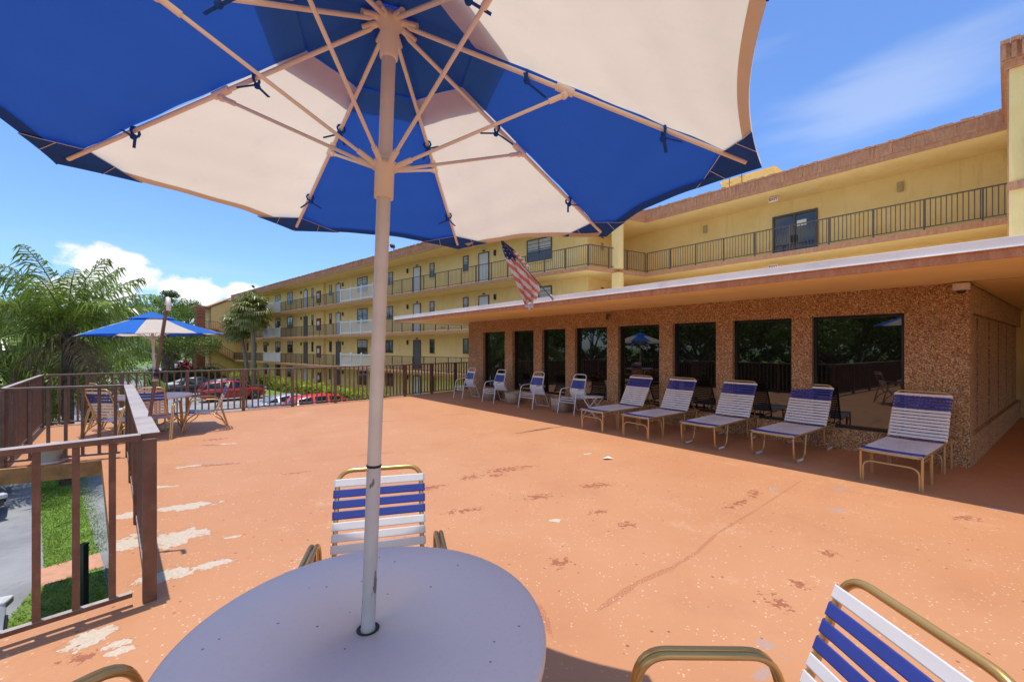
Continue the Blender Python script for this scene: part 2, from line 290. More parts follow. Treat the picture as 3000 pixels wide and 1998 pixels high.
M['lamp_tan'] = mat('tan_wall_lamp', (0.42, 0.33, 0.15), .5)
M['paper'] = mat('paper', (0.78, 0.78, 0.76), .8)
M['red_letter'] = mat('red_lettering', (0.42, 0.03, 0.02), .5)
M['brick'] = None
m, t, b = nodes('rough_brick'); q = NT(t); bk = q.n('ShaderNodeTexBrick'); mp = q.n('ShaderNodeMapping'); mp.inputs['Rotation'].default_value = (R(90), 0, 0); q.l(q.obj(), mp.inputs[0]); q.l(mp.outputs[0], bk.inputs['Vector'])
bk.inputs['Color1'].default_value = (.40, .14, .075, 1); bk.inputs['Color2'].default_value = (.52, .23, .12, 1); bk.inputs['Mortar'].default_value = (.20, .09, .055, 1); bk.inputs['Scale'].default_value = 3.6; bk.inputs['Mortar Size'].default_value = .03
q.l(bk.outputs[0], b.inputs['Base Color']); b.inputs['Roughness'].default_value = .9; q.bump(bk.outputs['Fac'], -.8, .05, b); M['brick'] = m
M['grass'] = mat('lawn', (0.135, 0.225, 0.030), .9, var=.3, sc=2.5, bump=.6, bsc=60)
M['blade'] = foliage('grass_blade', (0.21, 0.34, 0.040), .3, .35, 1.5)
M['path'] = mat('salmon_path', (0.55, 0.28, 0.17), .85, var=.1, bump=.2)
M['pave'] = mat('grey_pavement', (0.36, 0.36, 0.36), .85, var=.12, bump=.2, dirt=(.2, .2, .2), dsc=.8)
M['road'] = mat('pale_road', (0.33, 0.33, 0.33), .9, var=.1, sc=.4)
M['line'] = mat('white_road_paint', (0.72, 0.72, 0.70), .7, var=.1)
M['kerb'] = mat('concrete_kerb', (0.45, 0.44, 0.42), .85, var=.1, bump=.3)
M['trunk'] = mat('palm_trunk', (0.075, 0.060, 0.048), .9, var=.5, sc=9, bump=1.0, bsc=12)
M['trunk_grey'] = mat('grey_palm_trunk', (0.22, 0.19, 0.155), .9, var=.3, sc=9, bump=.8, bsc=14)
M['bark'] = mat('tree_bark', (0.13, 0.105, 0.08), .9, var=.4, sc=6, bump=.8, bsc=14)
M['frond'] = foliage('feather_frond', (0.20, 0.275, 0.050), .30, .62, 1.1, .28)
M['frond_dry'] = foliage('dry_frond', (0.20, 0.135, 0.075), .2, .4, 2, .6)
M['fan'] = foliage('fan_palm_leaf', (0.22, 0.235, 0.066), .28, .4, 1.1, .4)
M['leaf'] = foliage('tree_leaf', (0.085, 0.145, 0.026), .30, .45, .5)
M['leaf2'] = foliage('bright_tree_leaf', (0.135, 0.205, 0.034), .32, .4, .5)
M['hedge'] = foliage('hedge_leaf', (0.36, 0.42, 0.045), .32, .4, 1.4)
M['hedge_dark'] = foliage('dark_hedge_leaf', (0.045, 0.075, 0.02), .3, .4, 1.4)
M['magenta'] = foliage('magenta_leaf', (0.26, 0.030, 0.060), .3, .4, 1.8)
M['concrete'] = mat('cast_concrete_planter', (0.40, 0.34, 0.27), .9, var=.12, sc=7, bump=.4)
M['soil'] = mat('planter_soil', (0.05, 0.035, 0.025), .95, var=.3)
M['flag_red'] = fabric('flag_red', (0.62, 0.14, 0.09), (0.85, 0.22, 0.12), .5)
M['flag_white'] = fabric('flag_white', (0.66, 0.58, 0.50), (0.8, 0.65, 0.5), .5)
M['flag_blue'] = fabric('flag_navy', (0.035, 0.035, 0.10), (0.04, 0.04, 0.12), .4)
M['cam_white'] = mat('camera_housing', (0.62, 0.56, 0.53), .4)
for nm, c in (('red', (.34, .016, .010)), ('bright_red', (.66, .020, .010)), ('white', (.66, .67, .70)), ('silver', (.42, .45, .49)), ('black', (.010, .011, .013)), ('charcoal', (.05, .053, .06))):
    M['car_' + nm] = metal_paint('car_paint_' + nm, c, .35, .45, .3 if nm in ('silver', 'charcoal') else 0)
M['tyre'] = mat('tyre', (.014, .014, .015), .8); M['rim'] = metal_paint('alloy_rim', (.50, .51, .53), .3, 0, .8)
M['tail'] = mat('tail_light', (.30, .01, .01), .2); M['head'] = mat('head_light', (.62, .64, .66), .12)
M['post_green'] = mat('dark_green_post', (.02, .05, .035), .5)
M['globe'] = mat('white_globe', (.75, .75, .74), .3)

# ------------------------------------------------------------------ mesh builder
class MB:
    def __init__(s): s.v = []; s.f = []; s.m = []; s.s = []
    def add(s, vs, fs, mi=0, sm=False):
        o = len(s.v); s.v += [V(x) for x in vs]
        for f in fs: s.f.append([i + o for i in f]); s.m.append(mi); s.s.append(sm)
        return s
    def ob(s, o, a, b, c, mi=0):
        o, a, b, c = V(o), V(a), V(b), V(c)
        vs = [o, o + a, o + a + b, o + b, o + c, o + a + c, o + a + b + c, o + b + c]
        fs = [(0, 3, 2, 1), (4, 5, 6, 7), (0, 1, 5, 4), (1, 2, 6, 5), (2, 3, 7, 6), (3, 0, 4, 7)]
        if a.cross(b).dot(c) < 0: fs = [f[::-1] for f in fs]
        return s.add(vs, fs, mi)
    def box(s, c, d, rz=0, mi=0):
        c = V(c); x = V((math.cos(rz), math.sin(rz), 0)) * d[0]; y = V((-math.sin(rz), math.cos(rz), 0)) * d[1]; z = V((0, 0, d[2]))
        return s.ob(c - x / 2 - y / 2 - z / 2, x, y, z, mi)
    def bar(s, p, q, wd, h, mi=0, up=(0, 0, 1)):      # box beam from p to q (centre line), wd across, h along up
        p, q = V(p), V(q); d = q - p; u = V(up); side = d.cross(u)
        side = side.normalized() * wd if side.length > 1e-6 else V((wd, 0, 0)); u2 = side.cross(d).normalized() * h
        return s.ob(p - side / 2 - u2 / 2, d, side, u2, mi)
    def tube(s, path, r, n=8, mi=0, closed=False, cap=True, sm=True, flat=1.0):
        P = [V(p) for p in path]; L = len(P); rr = r if isinstance(r, (list, tuple)) else [r] * L
        vs = []; up = None
        for i in range(L):
            a = P[(i - 1) % L] if (closed or i > 0) else P[i]; b_ = P[(i + 1) % L] if (closed or i < L - 1) else P[i]
            t = (b_ - a); t = t.normalized() if t.length > 1e-9 else V((0, 0, 1))
            if up is None:
                up = t.orthogonal().normalized()
            up = (up - t * up.dot(t)); up = up.normalized() if up.length > 1e-6 else t.orthogonal().normalized()
            sd_ = t.cross(up)
            for k in range(n):
                an = 2 * math.pi * k / n; vs.append(P[i] + (up * math.cos(an) * flat + sd_ * math.sin(an)) * rr[i])
        fs = []
        for i in range(L if closed else L - 1):
            j = (i + 1) % L
            for k in range(n): k2 = (k + 1) % n; fs.append((i * n + k, i * n + k2, j * n + k2, j * n + k))
        s.add(vs, fs, mi, sm)
        if cap and not closed: s.add(vs[:n], [tuple(range(n))[::-1]], mi); s.add(vs[-n:], [tuple(range(n))], mi)
        return s
    def lathe(s, prof, c=(0, 0, 0), n=24, mi=0, sm=True):
        c = V(c); vs = []; fs = []
        for r, z in prof:
            for k in range(n): a = 2 * math.pi * k / n; vs.append(c + V((r * math.cos(a), r * math.sin(a), z)))
        for i in range(len(prof) - 1):
            for k in range(n): k2 = (k + 1) % n; fs.append((i * n + k, i * n + k2, (i + 1) * n + k2, (i + 1) * n + k))
        return s.add(vs, fs, mi, sm)
    def prism(s, poly, z0, z1, mi=0, mtop=None):
        n = len(poly); ar = sum(poly[i][0] * poly[(i + 1) % n][1] - poly[(i + 1) % n][0] * poly[i][1] for i in range(n))
        if ar < 0: poly = poly[::-1]
        vs = [V((p[0], p[1], z0)) for p in poly] + [V((p[0], p[1], z1)) for p in poly]
        s.add(vs, [tuple(range(n))[::-1]] + [(i, (i + 1) % n, n + (i + 1) % n, n + i) for i in range(n)], mi)
        s.add(vs[n:], [tuple(range(n))], mi if mtop is None else mtop); return s
    def ball(s, c, r, n=12, mi=0, sq=(1, 1, 1)):
        prof = [(max(1e-4, math.sin(math.pi * i / (n // 2))), -math.cos(math.pi * i / (n // 2))) for i in range(n // 2 + 1)]
        c = V(c); vs = []; fs = []
        for a, z in prof:
            for k in range(n): an = 2 * math.pi * k / n; vs.append(c + V((a * math.cos(an) * sq[0], a * math.sin(an) * sq[1], z * sq[2])) * r)
        for i in range(len(prof) - 1):
            for k in range(n): k2 = (k + 1) % n; fs.append((i * n + k, i * n + k2, (i + 1) * n + k2, (i + 1) * n + k))
        return s.add(vs, fs, mi, True)
    def xf(s, mtx):
        s.v = [mtx @ v for v in s.v]; return s
    def top(s, mi):
        for k, f in enumerate(s.f):
            n = (s.v[f[1]] - s.v[f[0]]).cross(s.v[f[2]] - s.v[f[0]])
            if n.length > 1e-9 and n.normalized().z > .9: s.m[k] = mi
        return s
    def mesh(s, name, mats):
        me = bpy.data.meshes.new(name); me.from_pydata([tuple(v) for v in s.v], [], s.f)
        for m_ in (mats if isinstance(mats, (list, tuple)) else [mats]): me.materials.append(m_)
        me.polygons.foreach_set('material_index', s.m); me.polygons.foreach_set('use_smooth', s.s); me.update(); return me
    def build(s, name, mats, parent=None, world=False, bevel=0):
        if world and parent is not None:
            r = parent
            while r.parent: r = r.parent
            inv = Matrix.LocRotScale(r.location, r.rotation_euler if r.rotation_mode != 'QUATERNION' else r.rotation_quaternion, r.scale).inverted()
            s.v = [inv @ v for v in s.v]
        o = bpy.data.objects.new(name, s.mesh(name, mats)); COL.objects.link(o)
        if parent is not None: o.parent = parent
        if bevel:
            bv = o.modifiers.new('bevel', 'BEVEL'); bv.width = bevel; bv.segments = 2; bv.limit_method = 'ANGLE'
        return o
def fil(pts, r, n=5):           # round the inner corners of a polyline
    P = [V(p) for p in pts]; out_ = [P[0]]
    for i in range(1, len(P) - 1):
        a, b_, c = P[i - 1], P[i], P[i + 1]; d1 = (a - b_); d2 = (c - b_)
        rr = min(r, d1.length * .48, d2.length * .48); p0 = b_ + d1.normalized() * rr; p1 = b_ + d2.normalized() * rr
        for k in range(n + 1): t_ = k / n; out_.append(p0 * (1 - t_) ** 2 + b_ * 2 * t_ * (1 - t_) + p1 * t_ ** 2)
    out_.append(P[-1]); return out_
def tag(o, label, cat, group=None):
    o['label'] = label; o['category'] = cat
    if group: o['group'] = group
    return o
def thing(name, label, cat, loc=(0, 0, 0), rz=0.0, group=None):
    o = bpy.data.objects.new(name, None); COL.objects.link(o); o.empty_display_size = .2
    o.location = loc; o.rotation_euler = (0, 0, rz); return tag(o, label, cat, group)
def structure(o): o['kind'] = 'structure'; return o
def stuff(o): o['kind'] = 'stuff'; return o
def dup(root, label, loc, rz=0.0, sc=None, group=None):
    def cp(o, par):
        c = o.copy(); COL.objects.link(c)
        if par is not None: c.parent = par
        for ch in list(o.children): cp(ch, c)
        return c
    r = cp(root, None); r.location = loc; r.rotation_euler = (0, 0, rz)
    if sc: r.scale = (sc, sc, sc) if isinstance(sc, (int, float)) else sc
    r['label'] = label
    if group: r['group'] = group
    return r

# ------------------------------------------------------------------ ground
GZ = -2.8; GN = -3.3                       # level at the apartment wing, lower level beside the deck
WO = V((3.73, 20.5, 0)); WX = V((-.749, .663, 0)); WY = V((-.663, -.749, 0))     # apartment wing frame: WX along, WY outward
WY = V((-WX.y, WX.x, 0)); WY = WY if WY.y < 0 else -WY
def wp(x, y, z=0): return WO + WX * x + WY * y + V((0, 0, z))
def gz(x, y):
    k = (V((x, y, 0)) - WO).dot(WY); return GZ + (GN - GZ) * min(1, max(0, (k - 12) / 5))
def profile(name, x0, x1, ys, dz, m):
    b_ = MB(); vs = []
    for y in ys:
        for x in (x0, x1): p = wp(x, y); p.z = GZ + (GN - GZ) * min(1, max(0, (y - 12) / 5)) + dz; vs.append(p)
    b_.add(vs, [(2 * i, 2 * i + 1, 2 * i + 3, 2 * i + 2) for i in range(len(ys) - 1)]); o = b_.build(name, m)
    if o.data.polygons[0].normal.z < 0: o.data.flip_normals()
    return structure(o)
profile('ground', -900, 900, (-900, 12, 17, 900), 0, M['grass'])
def sheet(name, pts, z, m):
    b_ = MB(); b_.add([(p[0], p[1], z) for p in pts], [tuple(range(len(pts)))]); o = b_.build(name, m)
    if sum(pts[i][0] * pts[(i + 1) % len(pts)][1] - pts[(i + 1) % len(pts)][0] * pts[i][1] for i in range(len(pts))) < 0: o.data.flip_normals()
    return structure(o)
profile('parking_lot', -40, 74, (4.2, 12, 17, 48), .004, M['asphalt'])
sheet('road', [(-300, 82), (120, 82), (120, 96), (-300, 96)], GZ + .006, M['road'])
lm = MB()
for k in range(22):
    a = wp(9.2 + k * 2.75, 4.5, GZ + .010); lm.ob(a, WX * .10, WY * 4.9, (0, 0, .002))
structure(lm.build('parking_lines', M['line']))
kb = MB(); kb.ob(wp(-30, 4.05, GZ), WX * 104, WY * .15, (0, 0, .13)); structure(kb.build('kerb', M['kerb']))

# ---- notch view: lawn strip, salmon path, pavement down below the deck
KN = (1.68 - GN) / (1.68 + 2.8)
kn = lambda L: [(x * KN, y * KN) for x, y in L]
gl = kn([(-19.7, 17.3), (-9.47, 8.42), (-8.75, 9.33), (-19.6, 19.0)])
sheet('lawn_strip', gl, GN + .012, M['grass'])
sheet('pavement', kn([(-8.72, 9.37), (-19.57, 19.05), (-18.6, 20.1), (-7.9, 10.3)]), GN + .010, M['pave'])
sheet('path', kn([(-9.55, 8.42), (-8.7, 9.5), (-7.6, 10.6), (-7.1, 9.7), (-8.22, 8.77), (-8.85, 7.74)]), GN + .016, M['path'])
sheet('lawn_edge', kn([(-8.9, 7.74), (-8.22, 8.77), (-5.6, 6.5), (-4.5, 3.5), (-5.5, 2.9)]), GN + .012, M['grass'])
def blades(poly, n, h):
    b_ = MB(); xs = [p[0] for p in poly]; ys = [p[1] for p in poly]; c = 0
    def inside(x, y):
        r = False
        for i in range(len(poly)):
            x1, y1 = poly[i]; x2, y2 = poly[i - 1]
            if (y1 > y) != (y2 > y) and x < (x2 - x1) * (y - y1) / (y2 - y1) + x1: r = not r
        return r
    while c < n:
        x = random.uniform(min(xs), max(xs)); y = random.uniform(min(ys), max(ys))
        if not inside(x, y): continue
        c += 1; a = random.uniform(0, 6.28); hh = h * random.uniform(.5, 1.2); wd = .012
        dx, dy = math.cos(a) * wd, math.sin(a) * wd; lx, ly = random.gauss(0, .6) * hh, random.gauss(0, .6) * hh
        b_.add([(x - dx, y - dy, GN + .012), (x + dx, y + dy, GN + .012), (x + lx, y + ly, GN + hh)], [(0, 1, 2)])
    return b_
stuff(blades(gl, 16000, .075).build('grass', M['blade']))['label'] = 'short bright lawn in the strip below the deck'
stuff(blades(kn([(-8.9, 7.74), (-8.22, 8.77), (-5.6, 6.5), (-4.5, 3.5), (-5.5, 2.9)]), 6000, .07).build('grass', M['blade']))['label'] = 'shaded lawn directly under the deck edge'
pg = thing('bollard', 'dark green square post standing in the shaded lawn below the railing', 'post', (-7.2 * KN, 7.0 * KN, GN))
MB().box((0, 0, .65), (.10, .10, 1.3)).build('shaft', M['post_green'], pg, bevel=.008); MB().box((0, 0, 1.313), (.112, .112, .024)).build('cap', M['post_green'], pg)

# ------------------------------------------------------------------ deck
RA, RB, RC, RD = V((-2.42, 2.78, 0)), V((-5.94, 6.45, 0)), V((-7.17, 5.86, 0)), V((-9.94, 8.8, 0))
RN = RA + V((-.70, -.71, 0)) * 9.5
RE, RF = V((-4.50, 13.5, 0)), V((-1.45, 17.1, 0))
deck_poly = [RN + V((-.1, .1, 0)), RA + V((-.25, .03, 0)), RB + V((-.20, -.22, 0)), RC + V((.03, -.16, 0)), RC + V((-.14, -.1, 0)), RD + V((-.16, .06, 0)), RE + V((-.12, .12, 0)), RF + V((-.1, .14, 0)), V((1.2, 19.6, 0)), V((13, 20, 0)), V((24, 10, 0)), V((22, -6, 0)), V((4, -9, 0))]
dk = MB(); dk.prism([(p.x, p.y) for p in deck_poly], -.22, 0, 1, 0); structure(dk.build('deck', [M['deck'], M['deck_edge']]))

def railing(label, p, q, nb, posts, top_w=.085, group='brown deck railings', end_posts=(True, True), ph=.5):
    p, q = V(p), V(q); d = q - p; L = d.length; u = d.normalized()
    t = thing('deck_railing', label, 'railing', p, 0, group)
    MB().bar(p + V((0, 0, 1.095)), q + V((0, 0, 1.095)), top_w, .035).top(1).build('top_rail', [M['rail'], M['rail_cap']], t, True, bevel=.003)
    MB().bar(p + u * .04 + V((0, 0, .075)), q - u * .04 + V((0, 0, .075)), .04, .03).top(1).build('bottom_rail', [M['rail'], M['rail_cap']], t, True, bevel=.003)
    an = math.atan2(u.y, u.x); pts = []
    if end_posts[0]: pts.append(.0)
    pts += [k * L / (posts + 1) for k in range(1, posts + 1)]
    if end_posts[1]: pts.append(L)
    for s_ in pts:
        c = p + u * s_; MB().box(c + V((0, 0, .539)), (.072, .072, 1.076), an).build('post', M['rail'], t, True, bevel=.004)
    for k in range(nb):
        s_ = (k + ph) * L / nb
        if any(abs(s_ - x) < .05 for x in pts): continue
        c = p + u * s_; MB().box(c + V((0, 0, .583)), (.034, .026, .985), an).build('baluster', M['rail'], t, True)
    return t
railing('brown railing nearest the camera, running off at the left edge', RN, RA + (RN - RA).normalized() * .045, 59, 4, end_posts=(True, False), ph=.16)
railing('brown railing with broad pale cap along the right side of the deck opening', RA, RB, 38, 2, .11)
railing('short brown railing across the far side of the deck opening', RB + (RC - RB).normalized() * .06, RC + (RB - RC).normalized() * .0, 7, 0, .05, end_posts=(False, True))
railing('brown railing seen edge on at far left before the palms', RC + (RD - RC).normalized() * .05, RD, 32, 1, .06, end_posts=(False, True))
railing('long brown railing behind the far umbrella table overlooking the car park', RD + (RE - RD).normalized() * .05, RE, 52, 5, .055, end_posts=(False, True))
railing('shaded railing ending at the pavilion wall beside the white chairs', RE + (RF - RE).normalized() * .05, RF, 36, 3, .055, end_posts=(False, True))

# ------------------------------------------------------------------ pavilion
PB = V((6.37, 5.79, 0)); PL = 12.24
PX = V((-.6489, .7609, 0)); PY = V((-.7609, -.6489, 0)); PRZ = math.atan2(PX.y, PX.x)
pav = thing('pavilion', 'low pavilion with pebble walls, dark windows and flat white edged roof', 'building', PB, PRZ)
def holed_wall(mb, x0, x1, z0, z1, holes, th, o=V((0, 0, 0)), ax=V((1, 0, 0)), n=V((0, 1, 0)), mi=0):
    # outer face at o + ax*x (normal n), thickness th behind it; holes = (xa, xb, za, zb)
    xs = sorted({x0, x1, *[h[0] for h in holes], *[h[1] for h in holes]}); zs = sorted({z0, z1, *[h[2] for h in holes], *[h[3] for h in holes]})
    P = lambda x, y, z: o + ax * x - n * y + V((0, 0, z))
    flip = ax.cross(V((0, 0, 1))).dot(n) < 0
    def quad(a, b_, c, d): mb.add([a, b_, c, d], [(3, 2, 1, 0) if flip else (0, 1, 2, 3)], mi)
    for i in range(len(xs) - 1):
        for j in range(len(zs) - 1):
            a, b_, c, d = xs[i], xs[i + 1], zs[j], zs[j + 1]
            if any(h[0] <= a and h[1] >= b_ and h[2] <= c and h[3] >= d for h in holes): continue
            quad(P(a, 0, c), P(b_, 0, c), P(b_, 0, d), P(a, 0, d))
    for a, b_, c, d in holes:
        quad(P(a, 0, c), P(a, 0, d), P(a, th, d), P(a, th, c)); quad(P(b_, 0, d), P(b_, 0, c), P(b_, th, c), P(b_, th, d))
        quad(P(b_, 0, c), P(a, 0, c), P(a, th, c), P(b_, th, c)); quad(P(a, 0, d), P(b_, 0, d), P(b_, th, d), P(a, th, d))
WZ0, WZ1 = .35, 2.21
wins = [(10.18, 11.37), (8.82, 9.80), (7.54, 8.47), (6.14, 7.20), (4.71, 5.81), (3.46, 4.39), (2.14, 3.14), (.67, 1.84)]
wall = MB(); holed_wall(wall, 0, PL, 0, 2.6, [(a, b_, WZ0, WZ1) for a, b_ in wins], .26)
# right hand wall, its own direction
rd = V((.811, .585, 0)); c_, s_ = math.cos(-PRZ), math.sin(-PRZ)
rl = V((rd.x * c_ - rd.y * s_, rd.x * s_ + rd.y * c_, 0)); rn = V((rl.y, -rl.x, 0)); rn = rn if rn.x < 0 else -rn
slots = [(1.22 + k * 1.32, 1.36 + k * 1.32, .46, 2.14) for k in range(9)]
holed_wall(wall, 0, 14, 0, 2.6, [(.26, 13.5, .42, 2.18)], .07, V((0, 0, 0)), rl, rn)
holed_wall(wall, .26, 13.5, .42, 2.18, slots, .15, -rn * .07, rl, rn)
# left wall and back
wall.add([(PL, 0, 0), (PL, -9, 0), (PL, -9, 2.6), (PL, 0, 2.6)], [(0, 1, 2, 3)])
wall.build('wall', M['pebble'], pav)
for k, (a, b_) in enumerate(wins):
    fr = MB(); fw = .045; y0 = -.10
    for (x0, x1, z0, z1) in ((a, a + fw, WZ0, WZ1), (b_ - fw, b_, WZ0, WZ1), (a + fw, b_ - fw, WZ0, WZ0 + fw), (a + fw, b_ - fw, WZ1 - fw, WZ1)):
        fr.ob((x0 + .001, y0 - .07, z0 + .001), (x1 - x0 - .002, 0, 0), (0, .07, 0), (0, 0, z1 - z0 - .002))
    f_ = fr.build('window', M['dark_frame'], pav)
    MB().ob((a + fw, y0 - .06, WZ0 + fw), (b_ - a - 2 * fw, 0, 0), (0, .012, 0), (0, 0, WZ1 - WZ0 - 2 * fw)).build('pane', M['glass'], f_)
for a, b_, z0, z1 in slots:
    MB().ob(rl * (a + .002) - rn * .084 + V((0, 0, z0 + .002)), rl * (b_ - a - .004), -rn * .02, V((0, 0, z1 - z0 - .004))).build('slot_glass', M['dark_frame'], pav)
rf = MB(); EX0, EX1, EY = -9.0, 14.0, 2.0
rf.ob((EX0, -12, 2.60), (EX1 - EX0, 0, 0), (0, 12 + EY, 0), (0, 0, .012)); roof = rf.build('soffit', M['ochre'], pav)
MB().ob((EX0 - .01, -12, 2.613), (EX1 - EX0 + .02, 0, 0), (0, 12.01 + EY, 0), (0, 0, .167)).build('roof', M['roof_white'], pav)
fa = MB(); fa.ob((EX0 - .012, EY + .011, 2.592), (EX1 - EX0 + .024, 0, 0), (0, .03, 0), (0, 0, .10)); fa.ob((EX1 + .012, -12, 2.592), (0, 12.01 + EY, 0), (.03, 0, 0), (0, 0, .10)); fa.build('fascia', M['fascia'], pav)
me_ = MB(); me_.ob((EX0 - .012, EY + .011, 2.694), (EX1 - EX0 + .042, 0, 0), (0, .05, 0), (0, 0, .108)); me_.ob((EX1 + .012, -12, 2.694), (0, 12.0 + EY, 0), (.05, 0, 0), (0, 0, .108))
me_.ob((EX0 - .012, EY + .062, 2.690), (EX1 - EX0 + .06, 0, 0), (0, .012, 0), (0, 0, .012)); me_.build('drip_edge', M['white_metal'], pav, bevel=.003)
for x in (1.15, 5.6, 8.3): MB().ob((x, EY + .061, 2.704), (.14, 0, 0), (0, .003, 0), (0, 0, .094)).build('edge_joint', M['white_metal'], pav)
sj = MB(); sj.ob((-8.9, .02, 2.594), (8.9, 0, 0), (0, .02, 0), (0, 0, .005)); sj.tube([rl * .02 + rn * .03 + V((0, 0, 2.575)), rl * 13 + rn * .03 + V((0, 0, 2.575))], .014, 6); sj.build('conduit', M['lamp_tan'], pav)
bl = MB(); bl.tube([(6.05, .0, 2.50), (6.05, .09, 2.50), (6.05, .10, 2.44)], .016, 8); bl.tube([(6.05, .10, 2.52), (6.05, .12, 2.38)], .035, 12); bl.build('wall_light', M['bronze'], pav)
# security cameras
sc_ = thing('security_camera', 'white dome security camera at the pavilion corner under the eave', 'camera', PB + PX * .03 + PY * .06 + V((0, 0, 2.48)), PRZ)
MB().box((.05, .02, .05), (.17, .12, .10)).build('housing', M['cam_white'], sc_, bevel=.012); MB().ball((.05, .025, -.005), .05, 16, sq=(1, 1, .8)).build('dome', M['car_glass'], sc_)
sc2 = thing('security_camera', 'small bullet camera under the far left tip of the pavilion roof', 'camera', PB + PX * 13.7 + PY * .2 + V((0, 0, 2.47)), PRZ)
m_ = MB(); m_.tube([(0, 0, .12), (0, 0, .02)], .012, 8); m_.build('bracket', M['cam_white'], sc2); MB().tube([(-.05, -.06, 0), (.05, .09, -.03)], .035, 12).build('housing', M['cam_white'], sc2)

# ------------------------------------------------------------------ apartment building (long wing + link)
apt = thing('apartment_building', 'long three storey yellow apartment building with open walkways behind the pavilion', 'building', (3.73, 20.5, GZ))
LK = V((7.23, 22.5, 0)); LX = V((.643, -.766, 0)); LY = V((.766, .643, 0))      # link frame, LY points away from the camera
def lp(x, y, z=0): return LK + LX * x + LY * y + V((0, 0, z))
FL = [GZ, 0.0, 2.85, 5.72]; ROOF = 8.40
WT = 1.7
outer = [wp(57.5, 0), wp(0, 0), LK, lp(30, 0)]
wallp = [wp(57.5, -WT), wp(1.03, -WT), V((6.9, 25.86, 0)), lp(30, 1.9)]
backp = [wp(57.5, -12), wp(2, -14), V((14, 36, 0)), lp(30, 12)]
def zslab(z0, z1, name, m, off=0.0):
    b_ = MB(); o2 = [wp(57.5, off), wp(0, off) + V((.0, -off, 0)) * 0, LK + V((-.2, -.9, 0)).normalized() * off, lp(30, -off)]
    b_.prism([(p.x, p.y) for p in o2 + backp[::-1]], z0, z1); return b_.build(name, m, apt, True)
for z in FL[1:]:
    zslab(z - .20, z - .001, 'floor_slab', M['yellow'], -.01)
    ed = MB(); pts = [p + V((0, 0, z - .115)) for p in outer]
    for a, b_ in zip(pts[:-1], pts[1:]): ed.bar(a, b_, .07, .19)
    ed.build('slab_edge', M['fascia'], apt, True)
zslab(ROOF, ROOF + .15, 'roof', M['yellow'], .10)
fz = MB(); po = [wp(57.5, .12), wp(0, .12), LK + V((-.05, -.13, 0)), lp(30, -.12)]
for (h, zc, wd) in ((.40, ROOF + .36, .12), (.17, ROOF + .075, .08)):
    pts = [p + V((0, 0, zc)) for p in po]
    for a, b_ in zip(pts[:-1], pts[1:]): fz.bar(a, b_, wd, h)
# ragged tile lip along the top
def lip(mb, a, b_, z, step=.16):
    n_ = int((b_ - a).length / step); d = (b_ - a) / n_
    for i in range(n_):
        h = random.uniform(.05, .10); o_ = random.uniform(0, .03); p = a + d * i + V((0, 0, z)); s2 = d.cross(V((0, 0, 1))).normalized()
        mb.ob(p - s2 * (.06 - o_), d * .96, s2 * (.13 + o_), V((0, 0, h)))
        if random.random() < .5: mb.ob(p + s2 * .061 + d * .1 - V((0, 0, .38)), d * random.uniform(.3, .7), s2 * random.uniform(.008, .025), V((0, 0, .36)))
for a, b_ in zip(po[:-1], po[1:]): lip(fz, a, b_, ROOF + .561)
fz.build('fascia', M['fascia'], apt, True)
wl = MB()
for a, b_ in zip(wallp[:-1], wallp[1:]):
    for z0, z1 in zip(FL, [FL[1] - .2, FL[2] - .2, FL[3] - .2, ROOF]):
        n_ = (b_ - a).cross(V((0, 0, 1))).normalized(); n_ = n_ if n_.y < 0 else -n_
        wl.ob(a + V((0, 0, z0)), b_ - a, -n_ * .2, V((0, 0, z1 - z0)))
wl.build('wall', M['yellow'], apt, True)
# shallow projection further along the wing
pr = MB(); pr.ob(wp(32.3, -WT, GZ), WX * 25.2, WY * .25, V((0, 0, 2.6)))
for z0, z1 in ((0, 2.65), (2.85, 5.52), (5.72, ROOF)): pr.ob(wp(32.3, -WT, z0), WX * 25.2, WY * .25, V((0, 0, z1 - z0 - .001)))
pr.build('wall', M['yellow'], apt, True)
feats = [('win', 49.0, 1.24), ('lamp', 47.9, .2), ('win', 44.67, 1.55), ('win', 40.88, 1.5), ('lamp', 37.71, .2), ('door', 36.54, .98), ('slim', 34.8, .42), ('cab', 33.24, .9), ('slim', 31.13, .5), ('door', 29.44, .98), ('lamp', 28.49, .2), ('win', 24.8, 1.78), ('slim', 20.34, 1.1), ('lamp', 17.66, .2), ('door', 16.4, .96), ('slim', 14.51, .54), ('slim', 10.75, .53), ('door', 8.97, .98), ('lamp', 7.93, .18), ('win', 4.33, 1.86), ('slim', 52.6, .5), ('slim', 56.0, .6)]
